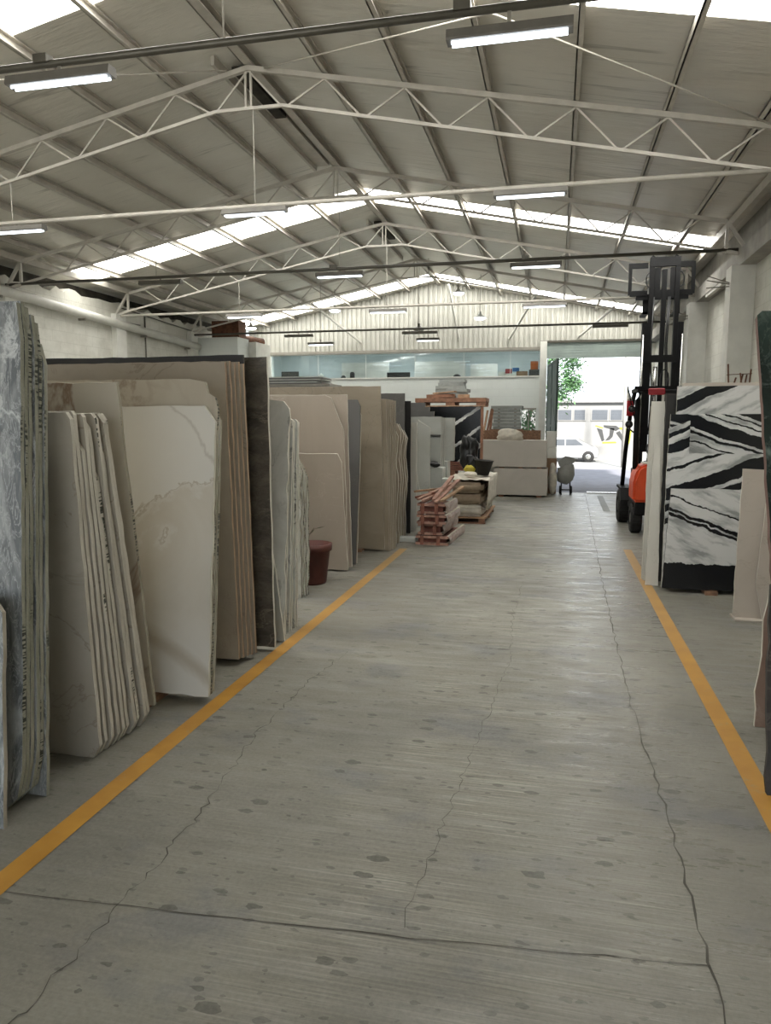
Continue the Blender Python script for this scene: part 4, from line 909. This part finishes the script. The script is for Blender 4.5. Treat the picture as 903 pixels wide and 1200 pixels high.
b = MB(); b.blob((0, 0, .36), (.10, .14, .36), 31, .1, 3, flat=0); tag(b.build('cement_sack', M['cloth_white'], loc=(-.06, 17.65, 0)), 'upright white sack leaning beside the beige blocks', 'sack')
# ---------------------------------------------------------------- gate leaf
t = thing('gate_leaf', 'dark green steel gate leaf swung inward at the doorway', 'gate', (-.26, 20.85, 0), math.atan2(-2.3, .25))
b = MB(); b.box(0, 2.3, -.012, .012, .12, 3.20); b.build('panel', M['gategreen'], t)
b = MB()
for p, q in (((0, 0, .12), (2.3, 0, .12)), ((0, 0, 3.2), (2.3, 0, 3.2)), ((0, 0, .12), (0, 0, 3.2)), ((2.3, 0, .12), (2.3, 0, 3.2)), ((0, 0, 1.6), (2.3, 0, 1.6)), ((1.15, 0, .12), (1.15, 0, 3.2)), ((0.05, 0, 3.15), (2.25, 0, 1.65))): b.bar(p, q, .05, .05)
b.build('frame', M['gategreen'], t)
b = MB(); b.lathe([(.02, -.02), (.06, -.02), (.06, .02), (.02, .02)], 14, 'y', (2.2, 0, .06)); b.build('wheel', M['rubber'], t)

# ================================================================ RIGHT SIDE
slab('marble_slab', 'front black-and-white marble slab with a solid black foot', 1.095, 7.80, 1.2, [(0, 0), (.0, .03), (.045, 1.02), (.82, 1.02), (.80, 0)], [M['panda_front'], M['e_dark']], .045, .024, 'black and white marble slabs', nx())
slab('marble_slab', 'second black-and-white slab, its band climbing to the right', 1.095, 7.86, 2.5, [(0, 0), (.01, 1.37), (1.0, 1.37), (1.0, 0)], [M['panda_mid'], M['e_light']], .045, .024, 'black and white marble slabs', nx())
slab('marble_slab', 'narrow black-and-white slab showing as a strip at the left corner', 1.11, 7.93, 2.5, [(0, 0), (.01, 1.62), (.21, 1.70), (.215, 0)], [M['panda_corner'], M['e_light']], .045, .024, 'black and white marble slabs', nx())
slab('marble_slab', 'wide black-and-white slab with a thick band falling to the right', 1.12, 7.99, 2.5, [(0, 0), (.02, 1.765), (1.1, 1.765), (1.1, 0)], [M['panda_wide'], M['e_light']], .045, .024, 'black and white marble slabs', nx())
slab('marble_slab', 'tallest black-and-white slab at the back, one black band', 1.195, 8.06, 2.5, [(0, 0), (.01, 2.05), (1.12, 2.05), (1.12, 0)], [M['panda_back'], M['e_light']], .045, .024, 'black and white marble slabs', nx())
slab('stone_slab', 'pale beige slab whose top edge shows behind the black-and-white marble', 1.26, 8.12, 2.5, [(0, 0), (0, 2.085), (1.1, 2.085), (1.1, 0)], [M['pinkbeige'], M['e_plain']], .045, .03, None, nx())
for y0, y1 in ((7.75, 8.45),):
    bearer(1.5, 1.62, y0, y1, .042, 'low timber under the black-and-white marble slabs')
slab('granite_slab', 'narrow black slab between the white strips and the banded marble', 1.10, 8.19, 2.5, [(0, 0), (0.02, 1.98), (.7, 1.98), (.7, 0)], [M['granite_black'], M['e_dark']], .03, .024, None, nx())
slab('granite_slab', 'short-fronted dark slab tucked beside the tall banded marble', 1.02, 8.25, 2.5, [(0.1, 0), (0.1, 2.0), (.7, 2.0), (.7, 0)], [M['darkstone'], M['e_dark']], .03, .024, None, nx())
slab('quartz_slab', 'lower white slab nearest the right yellow line', .965, 8.10, 3.0, [(0, 0), (.045, 1.52), (.10, 1.52), (.135, 0)], [M['whiteslab'], M['e_light']], .0, .024, None, nx())
slab('quartz_slab', 'taller white slab behind the lower one by the right yellow line', .97, 8.33, 2.5, [(0, 0), (.02, 1.95), (.5, 1.95), (.5, 0)], [M['whiteslab'], M['e_light']], .0, .03, None, nx())
slab('quartz_slab', 'white slab hidden behind the taller one by the right yellow line', .96, 8.40, 2.5, [(0, 0), (.03, 1.90), (.5, 1.90), (.5, 0)], [M['whiteslab'], M['e_light']], .0, .03, None, nx())
# beige offcuts
slab('cut_slab', 'tall pale beige cut slab in front of the banded marble', 1.565, 6.86, 4.0, [(0, .03), (.02, 0), (.25, 0), (.30, .1), (.27, 1.30), (.035, 1.31)], [M['pinkbeige'], M['e_light']], .020, .024, None, nx())
slab('cut_slab', 'second beige cut slab half hidden at the right of the tall one', 1.735, 6.815, 4.0, [(0.0, .32), (.05, 1.02), (.6, 1.02), (.6, 0), (.06, 0)], [M['pinkbeige'], M['e_light']], .020, .024, None, nx())
block('cut_slab', 'thin pale slab lying flat on the floor under the beige cut slabs', 1.57, 2.2, 6.78, 7.0, 0, .018, M['pinkbeige'], 'slab', None, .003)
# nearest right bundle
slab('marble_slab', 'dark green veined slab with red-brown edge, tall at the right edge', 1.21, 4.05, 24.5, [(0, 0), (0, 2.63), (.03, 2.66), (1.1, 2.66), (1.1, 0)], [M['greenstone'], M['e_redbrown']], .01, .05, None, nx())
slab('marble_slab', 'rough pink-brown slab with chipped pale edge low at the right', 1.155, 4.40, 22, [(0, .0), (.01, .2), (.10, .72), (.22, 1.2), (.9, 1.2), (.9, 0)], [M['roughpink'], M['e_light']], .003, .03, None, nx(), .014)
slab('marble_slab', 'dark speckled slab nearest the camera at the right edge', 1.01, 3.57, 20, [(.0, .0), (-.005, .08), (.01, .2), (.02, .62), (.05, 1.0), (.9, 1.0), (.9, 0)], [M['darkstone'], M['e_dark']], .003, .03, None, nx(), .01)
# rusty rack by the right wall
t = thing('rebar_rack', 'small rusty rod rack above the banded marble by the right column', 'rack', (1.98, 9.0, 0))
for x_, dx, h in ((-.11, -.02, 2.37), (-.07, .03, 2.22), (.0, .03, 2.26), (.03, -.03, 2.27), (.05, .02, 2.25), (.10, .01, 2.31)):
    b = MB(); b.tube([(x_, 0, 0), (x_, .01, 2.1), (x_+dx, 0, h)], .009, 6); b.build('rod', M['rust'], t)
b = MB(); b.bar((-.14, -.012, 2.25), (.12, -.012, 2.26), .008); b.bar((-.14, -.012, 1.2), (.16, -.012, 1.2), .014); b.build('crossbar', M['rust'], t)

# ================================================================ FORKLIFT seen from behind
fk = thing('forklift', 'orange and black forklift with tall raised mast, parked at right', 'forklift', (1.66, 12.4, 0))
def part(b, name, m, p=fk, **k): return b.build(name, M[m] if isinstance(m, str) else m, p, **k)
b = MB(); b.prism([(-.5, .50), (-.5, .85), (-.44, 1.02), (-.36, 1.08), (.36, 1.08), (.44, 1.02), (.5, .85), (.5, .50)], -.72, -.05); b.bevel(.045, 3); part(b, 'counterweight', 'orange')
b = MB(); b.box(-.46, .46, -.70, .62, .30, .50); b.bevel(.02, 1); part(b, 'chassis', 'black')
b = MB(); b.box(-.42, .42, -.05, .60, .50, .98); b.bevel(.03, 2); part(b, 'engine_cover', 'black')
b = MB(); b.box(-.36, -.1, -.62, -.3, 1.08, 1.10); part(b, 'log_sheet', 'flagwhite')
def wheel(x, y, r, w_):
    b = MB(); b.lathe([(r*.5, -w_/2), (r*.88, -w_/2), (r, -w_*.38), (r, w_*.38), (r*.88, w_/2), (r*.5, w_/2)], 32, 'x', (0, 0, 0), close=False)
    for k in range(24):
        a = 2*math.pi*k/24; c = Vector((0, math.cos(a)*r*.995, math.sin(a)*r*.995)); b.box(-w_*.36, w_*.36, c.y-.012, c.y+.012, c.z-.012, c.z+.012, rot=(a, 0, 0), c=c)
    o = part(b, 'wheel', 'rubber', loc=(x, y, r))
    b = MB(); b.lathe([(.01, -w_*.3), (r*.5, -w_*.42), (r*.52, 0), (r*.5, w_*.42), (.01, w_*.3)], 24, 'x'); b.build('hub', M['white'], o)
for s in (-1, 1): wheel(s*.42, -.42, .23, .17); wheel(s*.50, .82, .29, .20)
for s in (-1, 1):
    b = MB(); b.box(s*.5-.09, s*.5+.09, .45, 1.2, .58, .62); b.bar((s*.5, .45, .60), (s*.5, .30, .42), .18, .03); part(b, 'fender', 'black')
    b = MB(); b.tube([(s*.44, -.28, .98), (s*.44, -.24, 1.5), (s*.43, -.20, 2.05), (s*.38, -.05, 2.20)], .042, 10); part(b, 'guard_pillar', 'black')
    b = MB(); b.tube([(s*.52, .92, .62), (s*.50, .80, 1.2), (s*.46, .58, 1.9), (s*.42, .45, 2.20)], .036, 10); part(b, 'guard_pillar', 'black')
b = MB()
for s in (-1, 1): b.bar((s*.42, -.30, 2.22), (s*.42, .70, 2.22), .06, .06)
for k in range(8): b.bar((-.42, -.28+.14*k, 2.22), (.42, -.28+.14*k, 2.22), .035, .05)
b.bar((-.50, -.33, 2.24), (.50, -.33, 2.24), .04, .05); part(b, 'overhead_guard', 'black')
b = MB(); b.box(-.30, -.06, -.40, -.34, 2.13, 2.23); b.bevel(.012, 1); part(b, 'tail_lamp', 'red')
b = MB(); b.box(-.06, .12, -.40, -.34, 2.12, 2.21); b.bevel(.012, 1); part(b, 'lamp_box', 'black')
b = MB(); b.box(-.24, .24, .0, .45, .98, 1.12); b.bevel(.04, 2); o = part(b, 'seat', 'blackplastic'); b = MB(); b.box(-.23, .23, -.06, .06, 1.10, 1.62); b.bevel(.04, 2); b.build('seat_back', M['blackplastic'], o)
b = MB(); b.tube([(0, .95, .7), (0, .72, 1.25)], .025, 8); b.tube([(.17*math.cos(a), .70+.07*math.sin(a), 1.26+.15*math.sin(a)) for a in [2*math.pi*k/18 for k in range(19)]], .014, 8, caps=False); part(b, 'steering_wheel', 'blackplastic')
b = MB(); b.tube([(-.47, -.2, 1.55), (-.56, -.22, 1.62)], .012, 6); b.lathe([(.01, -.02), (.055, -.015), (.06, .01), (.01, .02)], 16, 'y', (-.55, -.23, 1.68)); b.lathe([(.01, -.02), (.05, -.015), (.055, .01), (.01, .02)], 16, 'y', (-.52, -.23, 1.92)); part(b, 'mirror', 'blackplastic')
# mast
MY = 1.05
for s in (-1, 1):
    b = MB(); x_ = .04 + s*.285; b.box(x_-.045, x_+.045, MY-.06, MY+.06, .12, 3.38); part(b, 'outer_rail', 'black')
    b = MB(); b.tube([(x_ + s*.028, MY-.085, .4), (x_ + s*.028, MY-.085, 3.18)], .018, 8); part(b, 'side_cylinder', 'chrome')
    b = MB(); x2 = .04 + s*.205; b.box(x2-.036, x2+.036, MY-.05, MY+.05, 1.2, 4.43); part(b, 'inner_rail', 'black')
for z_ in (.35, 1.5, 2.72):
    b = MB(); b.box(.04-.285, .04+.285, MY-.07, MY-.03, z_, z_+.12); part(b, 'mast_crossbar', 'black')
b = MB(); b.box(.04-.24, .04+.24, MY-.06, MY+.03, 4.30, 4.45); part(b, 'top_crossbar', 'black')
b = MB(); b.box(.04-.165, .04+.165, MY-.03, MY+.02, 3.78, 3.92); b.box(.04-.165, .04-.07, MY-.03, MY+.02, 3.92, 4.28); b.box(.04+.09, .04+.165, MY-.03, MY+.02, 3.92, 4.28); part(b, 'mast_plate', 'black')
b = MB(); b.box(.0, .075, MY-.04, MY+.04, 1.1, 4.25); part(b, 'lift_cylinder', 'black')
b = MB(); b.tube([(-.05, MY-.02, 1.6), (-.05, MY-.02, 2.65)], .035, 12); part(b, 'lift_rod', 'chrome')
b = MB()
for x_, r_ in ((-.12, .012), (.11, .012), (.135, .012)): b.tube([(x_, MY-.05, 1.5), (x_+.02, MY-.06, 2.2), (x_-.02, MY-.05, 3.0), (x_, MY-.05, 3.8)], r_, 6)
b.tube([(.10 + .07*math.sin(a), MY-.07, 2.40+.20*math.cos(a)) for a in [2*math.pi*k/14 for k in range(15)]], .012, 6, caps=False); part(b, 'hydraulic_hose', 'blackplastic')
b = MB()
for s in (-1, 1):
    b.tube([(.04 + s*.24 + .06*math.sin(a)*s, MY-.06, 4.08+.12*math.cos(a)) for a in [math.pi*k/10 for k in range(11)]], .011, 6)
part(b, 'hydraulic_hose', 'blackplastic')
for s in (-1, 1):
    b = MB(); xo = .0 + s*.505
    b.bar((0+s*.22, MY+.09, 4.30), (xo, MY+.09, 4.30), .05, .085); b.bar((xo, MY+.09, 4.34), (xo, MY+.09, 3.82), .055, .055); b.bar((0+s*.22, MY+.09, 3.84), (xo, MY+.09, 3.84), .05, .09)
    part(b, 'load_backrest', 'black', loc=(0, 0, .045))
b = MB(); b.box(-.5, .5, MY+.08, MY+.14, 3.60, 3.72) if False else b.box(-.40, .44, MY+.075, MY+.13, 3.78, 3.86); part(b, 'fork_carriage', 'black')
for s in (-1, 1):
    b = MB(); b.box(.02+s*.25-.05, .02+s*.25+.05, MY+.13, MY+.165, 3.55, 3.88); b.box(.02+s*.25-.05, .02+s*.25+.05, MY+.13, MY+.62, 3.55, 3.585); part(b, 'fork', 'black')
for x_ in (-.17, .20):
    b = MB(); b.tube([(x_-.02, MY-.03, 4.44), (x_+.01, MY-.03, 4.475), (x_+.035, MY-.03, 4.45)], .014, 6); part(b, 'chain_anchor', 'black')
# flag on the rear pillar
fl_ = [('green', (0, .10)), ('flagwhite', (.10, .22)), ('flagred', (.22, .46))]
fo = MB(); fo.tube([(-.47, -.24, 1.75), (-.585, -.15, 2.27)], .008, 6); fo = part(fo, 'flag_staff', 'black'); fo['label'] = 'thin flag staff'
for m, (a, c) in fl_:
    b = MB(); n_ = 4; rows = []
    for k in range(n_+1):
        tt = lerp(a, c, k/n_); wd = .005 + .30*tt; z_ = 2.27 - tt
        rows.append([b.bm.verts.new((-.585 + .22*tt - wd*.75 + wd*q/4*1.1, -.15 + .02*math.sin(q*2+tt*9), z_)) for q in range(5)])
    for k in range(n_):
        for q in range(4): b.bm.faces.new((rows[k][q], rows[k][q+1], rows[k+1][q+1], rows[k+1][q])).smooth = True
    o = b.build('flag_stripe', M[m], fo); o.modifiers.new('s', 'SOLIDIFY').thickness = .004; o['label'] = {'green': 'green flag stripe', 'flagwhite': 'white flag stripe', 'flagred': 'red flag stripe'}[m]

# ================================================================ OFFICE CONTENTS
def obox(label, name, x0, x1, z0, z1, m, y=21.55, d=.25, cat='box', group=None):
    b = MB(); b.box(x0, x1, y, y+d, z0, z1); b.bevel(.006, 1); return tag(b.build(name, M[m]), label, cat, group)
t = thing('office_desk', 'long white desk along the office window, hidden by the sill', 'desk', (-4.4, 21.75, 2.9))
b = MB(); b.box(-3.9, 3.9, -.3, .3, .03, .05); b.build('desk_top', M['white'], t); b = MB(); b.box(-3.8, 3.8, -.25, .25, 0, .03); b.build('base', M['white'], t)
DZ0 = 2.951
def monitor(x, wd, h, label):
    t = thing('monitor', label, 'monitor', (x, 21.7, DZ0), 0, 'office monitors')
    b = MB(); b.box(-wd/2, wd/2, -.02, .02, .03, .03+h); b.build('screen', M['blackplastic'], t)
    b = MB(); b.box(-.08, .08, -.06, .06, 0, .012); b.box(-.02, .02, 0, .03, .012, .06); b.build('stand', M['blackplastic'], t)
monitor(-8.03, .56, .24, 'black monitor at the far left of the office window')
monitor(-4.62, .70, .17, 'wide black monitor in the middle of the office window')
for i, (x, l) in enumerate(((-6.3, 'left small black desk speaker in the office window'), (-6.02, 'right small black desk speaker in the office window'))):
    b = MB(); b.lathe([(.02, 0), (.07, 0), (.075, .08 + .1*i), (.05, .12 + .1*i), (.01, .13 + .1*i)], 16); tag(b.build('desk_speaker', M['blackplastic'], loc=(x, 21.6, DZ0)), l, 'speaker', 'small dark things on the office desk')
b = MB(); b.lathe([(.02, 0), (.10, 0), (.07, .14), (.01, .20)], 16); tag(b.build('desk_lamp', M['white'], loc=(-7.0, 21.6, DZ0)), 'small white lamp on the office desk at left', 'lamp')
b = MB(); b.blob((0, 0, .05), (.12, .1, .07), 3, .1, 2, flat=0); b.box(0, .32, -.05, .05, 0, .03); tag(b.build('handbag', M['blackplastic'], loc=(-2.86, 21.6, DZ0)), 'small dark bag lying on the office desk, right half', 'bag')
for (x0, x1, z0, z1, l) in ((-6.55, -5.05, 3.0, 3.50, 'wide white board standing in the office, left of centre'), (-4.25, -2.7, 3.0, 3.50, 'wide white board standing in the office, right of centre'), (-2.55, -1.75, 3.0, 3.40, 'smaller white board in the office at right')):
    t = thing('whiteboard', l, 'whiteboard', ((x0+x1)/2, 22.3, 2.9), 0, 'white boards in the office')
    b = MB(); b.box((x0-x1)/2, (x1-x0)/2, -.015, .015, z0-2.9, z1-2.9); b.build('panel', M['white'], t)
    for s in (-1, 1):
        b = MB(); b.box(s*(x1-x0)/2*.9-.02, s*(x1-x0)/2*.9+.02, -.1, .1, 0, .1); b.build('foot', M['steel_grey'], t)
for (x0, x1, z0, z1, m, l) in ((-.80, -.52, 2.965, 3.17, 'blackplastic', 'black box at the right end of the office window'), (-.76, -.55, 3.171, 3.40, 'orangebox', 'orange box stacked on the black box'), (-1.15, -.84, 2.965, 3.13, 'cardboard', 'brown carton beside the black box in the office window'), (-1.26, -1.08, 3.131, 3.23, 'blue', 'blue carton on top of the white ones'), (-1.46, -1.28, 3.071, 3.20, 'red', 'dark red carton left of the blue one'), (-1.66, -1.47, 2.965, 3.12, 'white', 'white carton at the left of the office boxes'), (-1.46, -1.16, 2.965, 3.07, 'white', 'white carton under the red one')):
    obox(l, 'storage_box', x0, x1, z0-.014 if z0 < 3 else z0-.014, z1-.014, m, 21.4, .22, 'box', 'boxes in the office window')
for (x, l) in ((-7.6, 'left'), (-4.6, 'middle'), (-1.6, 'right')):
    b = MB(); b.box(x-.6, x+.6, 21.9, 22.3, 3.96, 3.998); tag(b.build('ceiling_light', M['office_lamp']), '%s lit panel light on the office ceiling behind glass' % l, 'light', 'office ceiling lights')

# ================================================================ STREET
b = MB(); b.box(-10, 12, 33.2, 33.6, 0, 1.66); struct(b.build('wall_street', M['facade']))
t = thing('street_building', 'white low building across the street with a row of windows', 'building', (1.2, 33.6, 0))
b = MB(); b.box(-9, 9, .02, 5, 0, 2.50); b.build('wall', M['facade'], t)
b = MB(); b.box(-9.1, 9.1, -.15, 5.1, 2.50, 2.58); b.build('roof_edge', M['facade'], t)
for (a, c) in ((-1.15, -.58), (-.45, 0.0), (.30, .95), (1.08, 1.55)):
    b = MB(); b.box(a-.05, c+.05, -.02, .02, 1.70, 2.22); o = b.build('window', M['facade'], t)
    b = MB()
    for k in range(8): b.box(a, c, -.04, -.02, 1.75+.055*k, 1.75+.055*k+.047)
    b.build('shutter', M['blinds'], o)
# spray-painted lettering on the street wall
b = MB()
def flat(poly, mi): b.prism(poly, 33.185, 33.2, mi)
ox, oz = 1.95, .78
K = lambda pts: [(ox + x_, oz + z_) for x_, z_ in pts]
flat(K([(-.25, .62), (-.02, .55), (.08, .1), (-.02, .05)]), 0); flat(K([(.02, .74), (.55, .72), (.70, .60), (.55, .50), (.05, .66)]), 0); flat(K([(.30, .62), (.48, .60), (.42, .25), (.30, .12), (.12, .08), (.28, .30)]), 0)
flat(K([(.55, .42), (.70, .50), (.95, .08), (.85, .0)]), 0); flat(K([(.95, .45), (1.10, .42), (1.05, .02), (.98, .10)]), 0)
flat(K([(-.32, .70), (.0, .60), (.02, .64), (-.30, .74)]), 1); flat(K([(.68, .66), (1.15, .60), (1.12, .50), (.72, .56)]), 1); flat(K([(1.12, .55), (1.2, .55), (1.12, -.05), (1.06, -.05)]), 1); flat(K([(.0, .02), (.55, .04), (.6, -.02), (0, -.04)]), 1)
for (x_, z_) in ((-1.6, .75), (-1.2, .9), (-.9, .6), (-1.4, .5), (-.6, .45), (-.75, .85)): flat([(x_+.05*math.cos(a), z_+.06*math.sin(a)) for a in (0, 1.3, 2.6, 4, 5.2)], 0)
tag(b.build('graffiti', [M['paint_black'], M['paint_yellow']]), 'grey and yellow graffiti letters sprayed on the street wall', 'graffiti')
# parked car
t = thing('car', 'white parked car across the street, one wheel showing', 'car', (.30, 32.0, .02))
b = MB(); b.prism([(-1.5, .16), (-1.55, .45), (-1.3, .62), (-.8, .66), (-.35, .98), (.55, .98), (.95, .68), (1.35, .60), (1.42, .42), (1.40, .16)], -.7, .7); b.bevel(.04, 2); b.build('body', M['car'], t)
for x_ in (-.95, 1.0):
    for yy in (-.66, .66):
        b = MB(); b.lathe([(.13, -.09), (.22, -.09), (.24, -.05), (.24, .05), (.22, .09), (.13, .09)], 24, 'y', close=False); o = b.build('wheel', M['rubber'], t, loc=(x_, yy, .22))
        b = MB(); b.lathe([(.01, -.07), (.13, -.08), (.14, 0), (.13, .08), (.01, .07)], 20, 'y'); b.build('hubcap', M['chrome'], o)
for s in (-1, 1):
    b = MB(); b.prism([(-.70, .68), (-.32, .93), (.05, .93), (.05, .68)], s*.705, s*.71); b.prism([(.1, .68), (.1, .93), (.5, .93), (.8, .70)], s*.705, s*.71); b.build('side_window', M['blinds'], t)
# utility pole and wires
t = thing('utility_pole', 'pale utility pole with wires across the street', 'pole', (2.40, 28.2, .02))
b = MB(); b.tube([(0, 0, 0), (0, 0, 6.5)], [.07, .05], 12); b.build('pole', M['concrete'], t)
b = MB(); b.bar((-.6, 0, 4.4), (.6, 0, 4.4), .06); b.build('crossarm', M['steel_grey'], t)
for z_ in (3.1, 3.45, 4.45):
    b = MB(); b.tube([(-9, .3, z_-.02), (-4, .2, z_-.08), (0, 0, z_), (5, .1, z_-.06), (9, .2, z_)], .010, 5); b.build('wire', M['dark_pipe'], t)
# trees
def tree(x, y, h, cx, cz, r, nleaf, seed, label, trunk_r=.09):
    rnd = random.Random(seed); t = thing('tree', label, 'tree', (x, y, .0))
    b = MB(); b.tube([(0, 0, -.02), (.05, 0, h*.5), (cx*.5, 0, h*.75), (cx, 0, cz)], [trunk_r, trunk_r*.8, trunk_r*.6, trunk_r*.25], 8)
    for k in range(5): a = k*1.3; b.tube([(cx*.4, 0, h*.72), (cx+r[0]*.5*math.cos(a), r[1]*.5*math.sin(a), cz+r[2]*.4*math.sin(a*2))], [trunk_r*.4, .012], 6)
    b.build('trunk', M['bark'], t)
    b = MB()
    cl = [(rnd.uniform(-1, 1), rnd.uniform(-1, 1), rnd.uniform(-1, 1)) for _ in range(26)]
    for k in range(nleaf):
        c0 = rnd.choice(cl); p = Vector((cx + r[0]*(c0[0]*.8+rnd.gauss(0, .16)), r[1]*(c0[1]*.8+rnd.gauss(0, .16)), cz + r[2]*(c0[2]*.8+rnd.gauss(0, .16))))
        a = Vector((rnd.uniform(-1, 1), rnd.uniform(-1, 1), rnd.uniform(-.8, .3))).normalized(); c = a.cross(Vector((rnd.uniform(-1, 1), rnd.uniform(-1, 1), 1))).normalized(); L = rnd.uniform(.05, .10)
        b.bm.faces.new([b.bm.verts.new(v) for v in (p, p + a*L + c*L*.35, p + a*L*2, p + a*L - c*L*.35)])
    b.build('foliage', M['treeleaf'], t)
tree(-1.0, 26.2, 3.6, .70, 3.40, (1.1, .9, 1.05), 5200, 5, 'leafy green street tree at the left of the doorway')
tree(-.75, 23.6, 1.5, 0, 1.75, (.5, .4, .65), 700, 8, 'green shrub outside the small window', .04)
